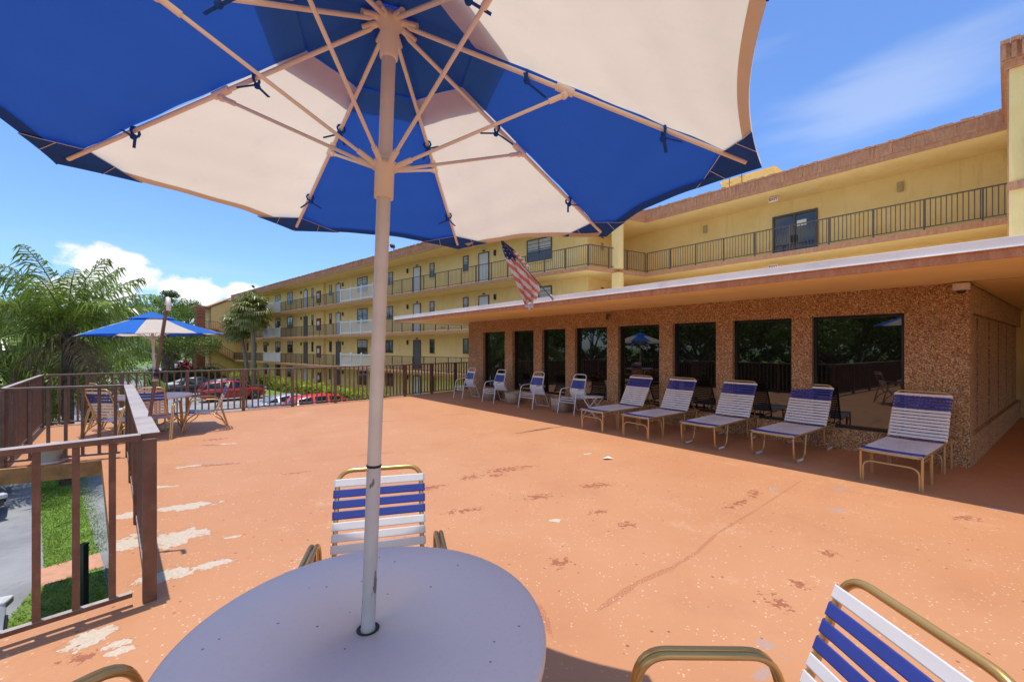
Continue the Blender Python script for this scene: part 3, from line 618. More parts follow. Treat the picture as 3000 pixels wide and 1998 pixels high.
# door finish per floor (ground, first, second, third)
dlook = {36.54: 'wggw', 29.44: 'ggww', 16.4: 'wgww', 8.97: 'wwww'}
def win(x, z0, wd, h, yo, par, P=wp, s=1, blind=0.5, mull=True):
    f_ = MB(); t_ = .06
    o = lambda a, d, z: P(a, yo + d * s, z)
    ux = P(1, 0) - P(0, 0); uy = (P(0, 1) - P(0, 0)) * s
    xa = x - wd / 2
    for (a, z, w_, h_) in ((xa, z0, t_, h), (xa + wd - t_, z0, t_, h), (xa + t_, z0, wd - 2 * t_, t_), (xa + t_, z0 + h - t_, wd - 2 * t_, t_)):
        f_.ob(o(a, .002, z), ux * w_, uy * .05, V((0, 0, h_)))
    if wd > .9 and mull: f_.ob(o(x - .03, .002, z0 + t_), ux * .06, uy * .05, V((0, 0, h - 2 * t_)))
    f_.ob(o(xa + t_, .003, z0 + h * .5), ux * (wd - 2 * t_), uy * .04, V((0, 0, .05)))
    w_ = f_.build('window', M['bronze'], par, True)
    MB().ob(o(xa + t_, .004, z0 + t_), ux * (wd - 2 * t_), uy * .02, V((0, 0, h - 2 * t_))).build('pane', M['pane'], w_, True)
    if blind > 0: 
        bb = MB(); n_ = 3
        for k in range(n_): bb.ob(o(xa + t_ + .015, .025, z0 + h - t_ - (k + 1) * h * blind / n_ + .02), ux * (wd - 2 * t_ - .03), uy * .008, V((0, 0, h * blind / n_ - .03)))
        bb.build('blind', M['blind'], w_, True)
    MB().ob(o(xa - .05, .002, z0 - .07), ux * (wd + .1), uy * .08, V((0, 0, .065))).build('sill', M['yellow'], w_, True)
def door(x, z0, wd, h, yo, par, m, P=wp, s=1):
    ux = P(1, 0) - P(0, 0); uy = (P(0, 1) - P(0, 0)) * s; o = lambda a, d, z: P(a, yo + d * s, z)
    f_ = MB(); f_.ob(o(x - wd / 2, .002, z0), ux * .06, uy * .06, V((0, 0, h))); f_.ob(o(x + wd / 2 - .06, .002, z0), ux * .06, uy * .06, V((0, 0, h))); f_.ob(o(x - wd / 2 + .06, .002, z0 + h - .06), ux * (wd - .12), uy * .06, V((0, 0, .06)))
    d_ = MB(); d_.ob(o(x - wd / 2 + .06, .003, z0 + .01), ux * (wd - .12), uy * .03, V((0, 0, h - .07)))
    for zz in (.25, 1.15):
        d_.ob(o(x - wd / 2 + .16, .033, z0 + zz), ux * (wd - .32), uy * .008, V((0, 0, .72)))
    dd = d_.build('door', m, par, True); f_.build('frame', M['bronze'], dd, True)
    MB().ball(o(x + wd / 2 - .13, .06, z0 + 1.0), .035, 8).build('handle', M['rim'], dd, True)
    MB().ob(o(x - .10, .002, z0 + h + .06), ux * .24, uy * .02, V((0, 0, .10))).build('number_plate', M['bronze'], dd, True)
for fi, z in enumerate(FL):
    for k, (kd, x, wd) in enumerate(feats):
        yo = -WT + (.25 if x > 32.3 else 0)
        if kd == 'win': win(x, z + 1.08, wd, 1.35, yo, apt, blind=(.5 if (fi == 3 or (fi + k) % 3 == 0) else (.22 if (fi + k) % 3 == 1 else 0)))
        elif kd == 'slim': win(x, z + 1.25, wd, 1.08, yo, apt, blind=(.5 if fi >= 2 else 0))
        elif kd == 'door': door(x, z, wd, 2.3, yo, apt, M['door_white'] if dlook[x][fi] == 'w' else M['door_grey'])
        elif kd == 'lamp':
            l_ = MB(); l_.ob(wp(x - .07, yo + .002, z + 1.95), WX * .14, WY * .10, V((0, 0, .34))); l_.build('wall_lamp', M['lamp_fix'], apt, True)
        elif kd == 'cab':
            c = MB().ob(wp(x - wd / 2, yo + .002, z + .65), WX * wd, WY * .10, V((0, 0, 1.25))).build('wall_cabinet', M['cabinet'], apt, True)
            MB().ob(wp(x - .28, yo + .104, z + 1.15), WX * .5, WY * .006, V((0, 0, .45))).build('notice', M['paper'], c, True)
# walkway railings
def rail_run(P, x0, x1, y, z, mpost, name='balcony_railing', s=1, posts=1.35, bal=.125):
    r_ = MB(); h = 1.05; n_ = max(1, round(abs(x1 - x0) / posts)); 
    for zz, hh in ((z + h, .04), (z + .10, .03)): r_.bar(P(x0, y, zz), P(x1, y, zz), .045, hh)
    for k in range(n_ + 1):
        c = P(x0 + (x1 - x0) * k / n_, y, z); u = (P(1, 0) - P(0, 0)); r_.box(c + V((0, 0, h / 2)), (.05, .05, h), math.atan2(u.y, u.x))
    nb = int(abs(x1 - x0) / bal)
    for k in range(1, nb):
        c = P(x0 + (x1 - x0) * k / nb, y, z); r_.box(c + V((0, 0, h / 2 + .04)), (.018, .018, h - .1), 0)
    return r_.build(name, mpost, apt, True)
def lattice(x0, x1, z, dense):
    f_ = MB(); n_ = 3; dx = (x1 - x0) / n_
    for k in range(n_ + 1):
        c = wp(x0 + dx * k, -.02, z); f_.box(c + V((0, 0, .60)), (.11, .11, 1.2), math.atan2(WX.y, WX.x)); f_.lathe([(.075, 1.2), (.075, 1.22), (.001, 1.29)], c, 8)
    for zz, hh in ((z + 1.10, .09), (z + .14, .10)): f_.bar(wp(x0, -.02, zz), wp(x1, -.02, zz), .06, hh)
    o = f_.build('privacy_screen', M['lattice'], apt, True)
    l_ = MB()
    for k in range(n_):
        a = x0 + dx * k + .05; b_ = a + dx - .10; st = .16 if dense else .21; hgt = .87; wid = b_ - a
        for i in range(-int(hgt / st) - 1, int(wid / st) + 1):
            for sgn in (1, -1):
                p0, p1 = (i * st, 0.0), (i * st + hgt, hgt)
                u0 = max(0, -p0[0]); u1 = min(hgt, wid - p0[0])
                if u1 - u0 < .03: continue
                xa, za, xb, zb = p0[0] + u0, u0, p0[0] + u1, u1
                if sgn < 0: xa, xb = wid - xa, wid - xb
                l_.bar(wp(a + xa, -.02 + .008 * sgn, z + .19 + za), wp(a + xb, -.02 + .008 * sgn, z + .19 + zb), .012, .045 if dense else .034, up=tuple(WY))
    l_.build('lattice', M['lattice'], o, True)
for z in FL[1:]:
    rail_run(wp, 0.03, 20.0, -.05, z, M['rail_dark']); rail_run(wp, 25.7, 39.8, -.05, z, M['rail_dark']); rail_run(wp, 45.3, 57.2, -.05, z, M['rail_dark'])
    lattice(20.1, 25.55, z, False); lattice(39.9, 45.17, z, True)
    P2 = lambda x, y, zz=0: WO + (LK - WO).normalized() * x + V((0, 0, zz))
    rail_run(P2, .05, (LK - WO).length - .05, 0, z, M['rail_dark'])
    rail_run(lp, .05, 13.4, .05, z, M['rail_dark'])
# column in the inner corner
for z0, z1 in ((GZ, -.2), (0, 2.65), (2.85, 5.52), (5.72, ROOF)):
    MB().box((5.42, 21.38, (z0 + z1) / 2), (.42, .42, z1 - z0 - .002), math.atan2(LX.y, LX.x)).build('column', M['yellow'], apt, True)
# link: glazed double doors, lamps, exit signs
for z in (FL[2], FL[3]):
    ux = LX; uy = -LY; o = lambda a, d, zz: lp(a, 1.9 - d, zz)
    f_ = MB(); xa, wd, h = 5.5, 1.75, 2.05
    for (a, zz, w_, h_) in ((xa, z, .09, h), (xa + wd - .09, z, .09, h), (xa + .09, z + h - .10, wd - .18, .10), (xa + wd / 2 - .05, z, .10, h - .10)): f_.ob(o(a, .002, zz), ux * w_, uy * .07, V((0, 0, h_)))
    d_ = f_.build('double_door', M['bronze'], apt, True)
    for a in (xa + .09, xa + wd / 2 + .05):
        MB().ob(o(a, .006, z + .01), ux * (wd / 2 - .14), uy * .02, V((0, 0, h - .12))).build('pane', M['pane'], d_, True)
    MB().ob(o(xa + wd / 2 + .10, .03, z + 1.42), ux * .36, uy * .006, V((0, 0, .26))).build('notice', M['paper'], d_, True)
    MB().ob(o(xa + wd / 2 - .13, .075, z + .75), ux * .24, uy * .04, V((0, 0, .30))).build('handle', M['black'], d_, True)
    for a in (2.35, 9.9): MB().ob(o(a - .09, .002, z + 2.0), ux * .18, uy * .11, V((0, 0, .36))).build('wall_lamp', M['lamp_tan'], apt, True, bevel=.02)
# emergency plate on the recessed corner wall
dv = (wallp[2] - wallp[1]).normalized(); nv = dv.cross(V((0, 0, 1))).normalized(); nv = nv if nv.y < 0 else -nv
for z in FL[2:]:
    MB().ob(wallp[1] + dv * 1.5 + nv * .002 + V((0, 0, z + 1.5)), dv * .3, nv * .02, V((0, 0, .42))).build('plate', M['lamp_tan'], apt, True)
    MB().ob(wallp[1] + dv * 1.5 + nv * .002 + V((0, 0, z + 2.2)), dv * .3, nv * .03, V((0, 0, .07))).build('plate', M['bronze'], apt, True)
def exit_sign(label, p):
    t = thing('exit_sign', label, 'sign', p, math.atan2(LX.y, LX.x), 'exit signs hanging over the walkways')
    MB().box((0, 0, 0), (.36, .05, .20)).build('housing', M['paper'], t, bevel=.008); hg = MB()
    for x in (-.12, .12): hg.tube([(x, 0, .10), (x, 0, .17)], .008, 6)
    hg.build('hanger', M['rim'], t)
    cu = bpy.data.curves.new('lettering', 'FONT'); cu.body = 'EXIT'; cu.size = .165; cu.align_x = 'CENTER'; cu.align_y = 'CENTER'; cu.extrude = .002; cu.offset = .006
    to = bpy.data.objects.new('lettering', cu); COL.objects.link(to); bpy.context.view_layer.update()
    me = bpy.data.meshes.new_from_object(to.evaluated_get(bpy.context.evaluated_depsgraph_get())); bpy.data.objects.remove(to)
    me.materials.clear(); me.materials.append(M['red_letter'])
    l_ = bpy.data.objects.new('lettering', me); COL.objects.link(l_); l_.parent = t; l_.location = (0, -.029, 0); l_.rotation_euler = (R(90), 0, 0)
    ar = MB()
    for sx in (-1, 1): ar.add([(sx * .165, -.028, 0), (sx * .145, -.028, .022), (sx * .145, -.028, -.022)], [(0, 1, 2) if sx > 0 else (0, 2, 1)])
    ar.build('arrow', M['red_letter'], t)
exit_sign('white EXIT sign with red letters under the top walkway roof', lp(5.9, .72, ROOF - .16))
exit_sign('EXIT sign half hidden behind the pavilion roof edge', lp(5.9, .72, FL[3] - .47))
# roof box and aerials
rb = thing('roof_hut', 'pale yellow hut on the roof right of the umbrella tip', 'roof hut', lp(3.13, 6.5, ROOF + .15), math.atan2(LX.y, LX.x))
MB().box((0, 0, 1.40), (2.75, 2.6, 2.80)).build('wall', M['yellow'], rb); MB().box((0, 0, 2.84), (2.87, 2.72, .08)).build('roof', M['yellow'], rb)
for k, (x, y) in enumerate(((3.09, 3.0), (3.86, 2.6))):
    a_ = MB(); a_.tube([lp(x, y, ROOF + .1), lp(x, y, ROOF + 2.3)], .018, 6); a_.tube([lp(x - .15, y, ROOF + 2.0), lp(x + .15, y, ROOF + 2.0)], .01, 6)
    tag(a_.build('roof_aerial', M['rail_dark']), ('thin dark aerial on the roof left of the other one', 'thin dark aerial on the roof nearest the umbrella tip')[k], 'aerial', 'aerials on the roof')
# floodlights on the roof edge
for k, (x, lab) in enumerate(((48.5, 'black floodlight on the far roof edge near the left end'), (17.0, 'black floodlight on the roof edge beside the umbrella pole'))):
    t = thing('floodlight', lab, 'floodlight', wp(x, .02, ROOF + .60), math.atan2(WX.y, WX.x), 'floodlights on the roof edge')
    st = MB(); st.tube([(0, 0, 0), (0, 0, .25)], .03, 8); st.build('stem', M['lamp_fix'], t)
    b_ = MB(); b_.box((0, 0, 0), (.40, .16, .28)); b_.xf(Matrix.Translation((.05, .08, .42)) @ Matrix.Rotation(R(-35), 4, 'X') @ Matrix.Rotation(R(-20), 4, 'Y')); b_.build('lamp_head', M['lamp_fix'], t, bevel=.02)

# stair tower at the far end
stt = thing('stair_tower', 'yellow stair tower with sloping roof and outside flights at the far end', 'stair tower', wp(58, 1, GZ))
tw = MB(); pf_ = [(2.5, GZ), (2.5, 7.25), (-.3, 8.62), (-5, 8.62), (-5, GZ)]; vs = [wp(57.55, y, z) for y, z in pf_] + [wp(62, y, z) for y, z in pf_]
tw.add(vs, [(0, 1, 2, 3, 4), (9, 8, 7, 6, 5)] + [(i, 5 + i, 5 + (i + 1) % 5, (i + 1) % 5) for i in range(5)]); tw.build('wall', M['yellow'], stt, True)
rr_ = MB(); rr_.ob(wp(57.3, 2.62, 7.25), wp(57.3, -.3, 8.78) - wp(57.3, 2.62, 7.25), WX * 5, V((0, 0, .17))); rr_.build('roof', M['fascia'], stt, True)
rr_ = MB(); rr_.ob(wp(57.4, 2.66, 7.12), WY * 1.6, WX * 3.2, V((0, 0, .18))); rr_.build('porch_roof', M['fascia'], stt, True)
for z in FL[:3]:
    zz = z + 1.36; f_ = MB(); f_.ob(wp(56.3, .06, z - .16), wp(56.3, 2.1, zz - .16) - wp(56.3, .06, z - .16), WX * 1.2, V((0, 0, .2))); f_.ob(wp(56.3, 2.1, zz - .16), WX * 3.5, WY * 1.3, V((0, 0, .2))); f_.build('flight', M['fascia'], stt, True)
    h_ = MB(); h_.bar(wp(56.32, .06, z + 1.0), wp(56.32, 2.1, zz + 1.0), .05, .05); h_.bar(wp(56.32, 2.1, zz + 1.0), wp(56.32, 3.38, zz + 1.0), .05, .05)
    for k in range(17):
        y = .1 + k * .2; zb = z + min(1, (y - .06) / 2.04) * 1.36; h_.box(wp(56.32, y, zb + .52), (.025, .025, .96))
    h_.build('handrail', M['rail_dark'], stt, True)
bp = thing('brick_pillar', 'rough brick pillar with raised bricks beside the stair tower', 'pillar', wp(57.9, 3.65, GZ), math.atan2(WX.y, WX.x))
b_ = MB(); b_.box((0, 0, 4.95), (.95, .95, 9.9))
for k in range(46):
    z = .3 + k * .205
    for x in (-.36, -.12, .12, .36):
        if (k + round(x * 4.2)) % 2 == 0: b_.box((x, .50, z), (.16, .12, .10)); b_.box((x, -.50, z), (.16, .12, .10)); b_.box((.50, x, z), (.12, .16, .10)); b_.box((-.50, x, z), (.12, .16, .10))
b_.build('shaft', M['brick'], bp)

# right hand block
rblk = thing('apartment_block', 'taller yellow block with brown parapet at the right edge', 'building', lp(12.6, -4.1, GZ))
b_ = MB(); b_.ob(lp(12.6, -4.1, GZ), LX * 14, LY * 8.0, V((0, 0, 8.5 - GZ))); b_.build('wall', M['yellow'], rblk, True)
b_ = MB(); b_.ob(lp(12.52, -4.20, 8.505), LX * 14.2, LY * 8.3, V((0, 0, .14))); b_.ob(lp(12.46, -4.27, 8.646), LX * 14.3, LY * 8.4, V((0, 0, .40)))
lip(b_, lp(12.46, -4.27), lp(26, -4.27), 9.047); b_.build('parapet', M['fascia'], rblk, True)
b_ = MB()
for z in FL[1:]: b_.ob(lp(12.57, -4.16, z - .19), LX * 14, LY * .055, V((0, 0, .19)))
b_.build('slab_edge', M['fascia'], rblk, True)
b_ = MB(); b_.ob(lp(12.57, -4.101, GZ), LX * .025, LY * .10, V((0, 0, 11.28))); b_.build('corner_trim', M['fascia'], rblk, True)
for z in FL[1:]:
    b_ = MB(); b_.bar(lp(12.95, -4.18, z + 1.2), lp(24, -4.18, z + 1.2), .05, .05)
    for k in range(9): b_.bar(lp(12.95 + k * 1.3, -4.18, z), lp(12.95 + k * 1.3, -4.18, z + 1.18), .09, .05, up=tuple(LX))
    b_.build('balcony_railing', M['bronze'], rblk, True)

# ------------------------------------------------------------------ flag on the pavilion roof edge
FB, FT = V((.94, 9.08, 2.72)), V((-.21, 8.33, 3.82))
fl = thing('flag', 'faded red white and blue flag drooping from a pole on the pavilion roof', 'flag', FB)
p_ = MB(); p_.tube([FB + V((-.02, -.02, -.02)), FT + (FT - FB) * .02], .013, 8); p_.build('pole', M['rail_dark'], fl, True)
p_ = MB(); p_.ball(FT + (FT - FB) * .03, .03, 10); p_.build('finial', M['rim'], fl, True)
p_ = MB(); p_.box(FB + V((.03, .03, -.03)), (.09, .09, .11), PRZ); p_.tube([FB + V((.05, .05, -.05)), FB + (FT - FB) * .09], .024, 10); p_.build('bracket', M['cam_white'], fl, True)
def fpt(x, y, off=0.0):            # picture of the cloth lying in the vertical plane of the pole
    h = (1626 - x) / 156.0; Y = 9.08 - .75 * h; return V((.94 - 1.15 * h, Y, 1.68 + (1019 - y) * Y / 1220)) + V((-.546, -.838, 0)) * off
def edge(L, t_):
    n_ = len(L) - 1; k = min(n_ - 1, int(t_ * n_)); u = t_ * n_ - k; return (L[k][0] * (1 - u) + L[k + 1][0] * u, L[k][1] * (1 - u) + L[k + 1][1] * u)
le = [(1468, 707), (1480, 745), (1500, 800), (1514, 838), (1535, 895)]; re_ = [(1476, 707), (1515, 752), (1556, 808), (1576, 846), (1564, 878)]
cl = MB(); NA, NB = 26, 60; vs = []
for j in range(NB + 1):
    a_, b2 = edge(le, j / NB), edge(re_, j / NB)
    for i in range(NA + 1):
        u = i / NA; x = a_[0] * (1 - u) + b2[0] * u; y = a_[1] * (1 - u) + b2[1] * u
        off = (.045 * math.sin(u * 15 + j * .05) + .02 * math.sin(u * 31 + j * .1)) * min(1, j / 12 + .15); vs.append((x, y, off))
pv = [fpt(*p) for p in vs]
for j in range(NB):
    for i in range(NA):
        k = j * (NA + 1) + i; x, y = vs[k][0], vs[k][1]; sv = (y - 707) - 1.0 * (x - 1470)
        d_ = math.hypot(x - 1470, y - 707)
        if d_ < 62 + 8 * math.sin(i) and sv < 34: mi = 2 if not (i % 5 == 2 and j % 4 == 1) else 1
        else: mi = 0 if int((sv + 200) / 11.5) % 2 else 1
        cl.add([pv[k], pv[k + 1], pv[k + NA + 2], pv[k + NA + 1]], [(0, 1, 2, 3)], mi, True)
# hoist edge folded forward along the pole
for k in range(14):
    t0, t1 = k / 14, (k + 1) / 14; f0 = lambda tt, w_: (1472 + 72 * tt + w_ * .7, 704 + 80 * tt - w_ * .3)
    q0, q1, q2, q3 = f0(t0, 0), f0(t1, 0), f0(t1, 9 * min(1, t1 * 2.5) + 1), f0(t0, 9 * min(1, t0 * 2.5) + 1)
    cl.add([fpt(*q0, .05), fpt(*q1, .06), fpt(*q2, .05), fpt(*q3, .05)], [(0, 1, 2, 3)], 2 if k < 6 else (k % 2))
cl.v = [v for v in cl.v]; cl.build('cloth', [M['flag_red'], M['flag_white'], M['flag_blue']], fl, True)
tg = MB()
for (xa, xb, ya, yb, mi) in ((1536, 1547, 893, 904, 0), (1547, 1553, 893, 909, 1), (1554, 1561, 878, 905, 0)):
    tg.add([fpt(xa, ya, .02), fpt(xb, ya, .02), fpt(xb, yb, .03), fpt(xa, yb, .03)], [(0, 1, 2, 3)], 1); tg.add([fpt(xa, yb - 2, .034), fpt(xb, yb - 2, .034), fpt(xb, yb + 1, .036), fpt(xa, yb + 1, .036)], [(0, 1, 2, 3)], mi)
tg.build('tail', [M['flag_red'], M['flag_white']], fl, True)

# ------------------------------------------------------------------ umbrellas
def umbrella(label, base, quat, RR, drop, hub, phase, jf=.507, white_even=True, pole_r=.0235, ties=True):
    t = bpy.data.objects.new('patio_umbrella', None); COL.objects.link(t); t.location = base; t.rotation_mode = 'QUATERNION'; t.rotation_quaternion = quat
    tag(t, label, 'umbrella', 'blue and white umbrellas')
    ang = [phase - k * math.pi / 4 for k in range(8)]
    P = lambda k, f, up=0.0: V((math.cos(ang[k % 8]) * RR * f, math.sin(ang[k % 8]) * RR * f, hub - drop * f + up))
    MB().tube([(0, 0, .03), (0, 0, 1.28)], pole_r, 20).build('lower_pole', M['pole_lower'], t)
    MB().tube([(0, 0, 1.275), (0, 0, 1.283)], pole_r * 1.07, 20).build('joint_ring', M['black'], t)
    MB().tube([(0, 0, 1.283), (0, 0, hub - .03)], pole_r * .98, 20).build('upper_pole', M['pole_upper'], t)
    rz_ = hub - .53
    b_ = MB(); b_.lathe([(pole_r, rz_ - .09), (pole_r * 1.35, rz_ - .09), (pole_r * 1.35, rz_ + .005), (pole_r * 1.75, rz_ + .01), (pole_r * 1.75, rz_ + .03), (pole_r * 1.2, rz_ + .035), (pole_r * 1.2, rz_ + .045)], n=20); rn_ = b_.build('runner', M['cream_metal'], t)
    b_ = MB(); b_.lathe([(pole_r * 1.0, hub - .15), (pole_r * 1.28, hub - .145), (pole_r * 1.3, hub - .05), (pole_r * 1.9, hub - .035), (pole_r * 1.9, hub - .005), (.001, hub + .005)], n=20); b_.build('hub', M['cream_metal'], t)
    rj = pole_r * 1.75; hj = pole_r * 1.9
    for k in range(8):
        d_ = V((math.cos(ang[k]), math.sin(ang[k]), 0)); a0 = d_ * hj + V((0, 0, hub - .022)); r_ = MB()
        r_.tube([a0, P(k, .06, -.018), P(k, 1.0, -.010)], .0078, 8, cap=True); r_.tube([a0 - d_ * .012, a0 + d_ * .05 + V((0, 0, -.02))], .012, 8)
        ro = r_.build('rib', M['cream_metal'], t)
        j = P(k, jf, -.030); s0 = d_ * rj + V((0, 0, rz_ + .02)); sdir = (j - s0).normalized()
        st = MB(); st.tube([s0 + sdir * .03, j - sdir * .03], .0060, 8); st.tube([s0 - sdir * .005, s0 + sdir * .055], .0095, 8); st.tube([j - sdir * .055, j - sdir * .012], .0092, 8); st.build('strut', M['cream_metal'], t)
        cp = MB(); rv = (P(k, 1) - P(k, 0)).normalized(); cp.tube([P(k, jf, -.012) - rv * .03, P(k, jf, -.014) + rv * .03], .0135, 8); cp.ball(j - sdir * .002, .0135, 10); cp.build('rib_clamp', M['cream_metal'], ro)
    def surf(k, u, f, lift):
        p = P(k, f) * (1 - u) + P(k + 1, f) * u; bow = 4 * u * (1 - u); c = V((0, 0, p.z)); sag = .050 * RR / 1.18 * bow * max(0, (f - .55) / .5) ** 2
        p = c + (p - c) * (1 - sag); p.z += lift + .012 * bow * f; return p
    # canopy panels
    NU, NR = 24, 30
    for k in range(8):
        white = (k % 2 == 0) == white_even; m_ = M['cloth_white'] if white else M['cloth_blue']; b_ = MB(); vs = []; r0 = .25
        def cpt(u, f, lift):
            p = P(k, f) * (1 - u) + P(k + 1, f) * u; bow = 4 * u * (1 - u); c = V((0, 0, p.z))
            sag = .050 * RR / 1.18 * bow * max(0, (f - .55) / .5) ** 2                                 # scalloped rim
            p = c + (p - c) * (1 - sag); p.z += lift + .012 * bow * f + (.0035 * math.sin(u * 9 + f * 7 + k) + .0030 * math.sin(u * 23 + f * 5 + 2 * k) * (1 - bow * .6) + .0022 * math.sin(f * 41 + u * 6 + k)) * min(1, f * 1.2); return p
        F = [r0 + (1.04 - r0) * i / NR for i in range(NR + 1)]
        for f in F:
            for i in range(NU + 1): vs.append(cpt(i / NU, f, .004))
        fs = [(j * (NU + 1) + i, j * (NU + 1) + i + 1, (j + 1) * (NU + 1) + i + 1, (j + 1) * (NU + 1) + i) for j in range(NR) for i in range(NU)]
        b_.add(vs, fs, 0, True); pn = b_.build('canopy_panel', m_, t)
        h_ = MB(); vs = []
        for f in (1.008, 1.0385):
            for i in range(NU + 1): vs.append(cpt(i / NU, f, .0 - .004))
        h_.add(vs, [(i, i + 1, NU + 2 + i, NU + 1 + i) for i in range(NU)], 0, True); h_.build('hem', M['hem'] if white else M['cloth_blue_dark'], pn)
    b_ = MB(); vs = [V((0, 0, hub + .045))]
    for f in (.06, .2, .345):
        for k in range(8): vs.append(P(k, f, .045 - .02 * f))
    b_.add(vs, [(0, 1 + k, 1 + (k + 1) % 8) for k in range(8)] + [(1 + 8 * r + k, 9 + 8 * r + k, 9 + 8 * r + (k + 1) % 8, 1 + 8 * r + (k + 1) % 8) for r in range(2) for k in range(8)], 0, False); b_.build('vent_cap', M['cloth_blue'], t)
    vb = MB()                                                                                    # blue band sewn inside below the vent
    vs = []
    for f in (.05, .255):
        for k in range(8): vs.append(P(k, f, .016))
    vb.add(vs, [(k, 8 + k, 8 + (k + 1) % 8, (k + 1) % 8) for k in range(8)]); vb.build('vent_lining', M['cloth_blue'], t)
    for k in range(8):
        # corner pocket under each tip with pale stitching
        d_ = (P(k, 1) - P(k, 0)).normalized(); i_ = P(k, .93, -.004); b_ = MB(); lines = []
        for kk, g in ((k, lambda u: u), (k - 1, lambda u: 1 - u)):
            rim_ = [surf(kk, g(u), 1.041, -.007) for u in (0, .06, .12, .18, .24)]; inn = [surf(kk, g(u), f, -.007) for u, f in ((0, .935), (.06, .96), (.12, .985), (.18, 1.012), (.24, 1.036))]
            b_.add(rim_ + inn, [(j, j + 1, 6 + j, 5 + j) for j in range(4)]); lines += [inn, [rim_[2], inn[2]]]
        po_ = b_.build('corner_pocket', M['cloth_blue_dark'], t)
        s_ = MB()
        for L_ in lines: s_.tube([v + V((0, 0, -.002)) for v in L_], .0012, 4)
        s_.build('stitching', M['stitch'], po_)
        if ties:
            for f in (.40, .78):
                c = P(k, f, -.018); sd_ = V((-math.sin(ang[k]), math.cos(ang[k]), 0)); b_ = MB(); sg = 1 if (k + int(f * 10)) % 2 else -1
                b_.tube([c + V((math.cos(x) * .0, 0, 0)) + sd_ * .016 * math.cos(x) + V((0, 0, .016 * math.sin(x))) for x in [i * .785 for i in range(8)]], .0045, 6, closed=True); b_.ball(c + V((0, 0, -.020)) + sd_ * .006 * sg, .0115, 8)
                b_.bar(c + V((0, 0, -.02)), c + sd_ * sg * .06 + d_ * random.uniform(-.05, .05) + V((0, 0, -.03)), .010, .0025); b_.bar(c + V((0, 0, -.02)), c - sd_ * sg * .03 + d_ * random.uniform(.03, .07) + V((0, 0, -.028)), .009, .0025)
                b_.build('tie', M['cloth_blue_dark'], t)
    return t
ax = V((.0391, -.0084, .9992)).normalized(); e1 = V((0, 1, 0)).cross(ax).normalized(); e2 = ax.cross(e1)
q1 = Matrix((e1, e2, ax)).transposed().to_quaternion()
C1 = V((-.4942, 1.4293, .717)); base1 = C1 - ax * (.717 / ax.z)
umbrella('large blue and white umbrella overhead, seen from below', base1, q1, 1.181, .4813, 2.809, math.pi - .0784)
ax2 = V((-.03, -.018, 1)).normalized(); e1 = V((0, 1, 0)).cross(ax2).normalized(); e2 = ax2.cross(e1)
q2 = Matrix((e1, e2, ax2)).transposed().to_quaternion()
umbrella('blue and white umbrella open over the far table by the palms', V((-7.24, 8.49, 0)), q2, 1.15, .42, 2.37, R(-61), white_even=False, ties=False)

# ------------------------------------------------------------------ tables
def table(label, base, Rt, rz):
    t = thing('patio_table', label, 'table', base, rz, 'round umbrella tables')
    b_ = MB(); n_ = 96; prof = [(.028, .694), (.028, .717), (Rt - .018, .717), (Rt - .004, .711), (Rt, .699), (Rt - .002, .672), (Rt - .02, .670), (Rt - .025, .694), (.028, .694)]
    b_.lathe(prof, n=n_); b_.build('table_top', M['table_top'], t)
    b_ = MB(); b_.lathe([(.027, .7165), (.030, .7195), (.036, .7195), (.038, .7172)], n=24); b_.build('grommet', M['black'], t)
    for k in range(4):
        a = k * math.pi / 2 + .4; c, s_ = math.cos(a), math.sin(a); b_ = MB(); b_.tube(fil([(c * Rt * .62, s_ * Rt * .62, .693), (c * Rt * .62, s_ * Rt * .62, .16), (c * .10, s_ * .10, .13), (c * .05, s_ * .05, .02)], .10), .013, 8); b_.tube(fil([(c * Rt * .62, s_ * Rt * .62, .30), (c * Rt * .66, s_ * Rt * .66, .06), (c * Rt * .74, s_ * Rt * .74, .0)], .06), .013, 8); b_.build('leg', M['gold_sun'], t)
    b_ = MB(); b_.tube([(Rt * .62 * math.cos(x), Rt * .62 * math.sin(x), .675) for x in [i * 2 * math.pi / 32 for i in range(32)]], .012, 8, closed=True); b_.build('apron_ring', M['gold_sun'], t)
    b_ = MB(); b_.lathe([(.001, 0), (.22, 0), (.22, .03), (.05, .06), (.032, .07), (.032, .30), (.027, .30)], n=24); b_.build('umbrella_base', M['gold_sun'], t)
    return t
table('round white table in front with the umbrella pole through it', (C1.x, C1.y, 0), .61, .3)
table('round white table under the far umbrella near the palms', (-7.27, 8.49, 0), .61, .7)

# ------------------------------------------------------------------ gold strap chairs (front is -y)
def strap_bar(b_, p, q, wd, mi, thick=.0035, n=None, wrap=.012):
    p, q = V(p), V(q); d = (q - p).normalized(); n = V(n).normalized(); w_ = n.cross(d).normalized()
    p, q = p - d * wrap, q + d * wrap
    prof = [(-wd / 2, 0), (-wd / 2 * .8, thick * .5), (wd / 2 * .8, thick * .5), (wd / 2, 0), (wd / 2 * .8, -thick * .5), (-wd / 2 * .8, -thick * .5)]
    L = 7; vs = []
    for i in range(L):
        s_ = (0, .022, .18, .5, .82, .978, 1)[i]; c = p * (1 - s_) + q * s_
        if i in (0, L - 1): c = c - n * .02
        c = c - n * ((.005 + .006 * ((p.x * 7.3 + p.y * 31.7 + p.z * 53.1) % 1.0)) * 4 * s_ * (1 - s_))
        for a_, h_ in prof: vs.append(c + w_ * a_ + n * h_)
    fs = [(i * 6 + k, i * 6 + (k + 1) % 6, (i + 1) * 6 + (k + 1) % 6, (i + 1) * 6 + k) for i in range(L - 1) for k in range(6)]
    b_.add(vs, fs, mi, False)
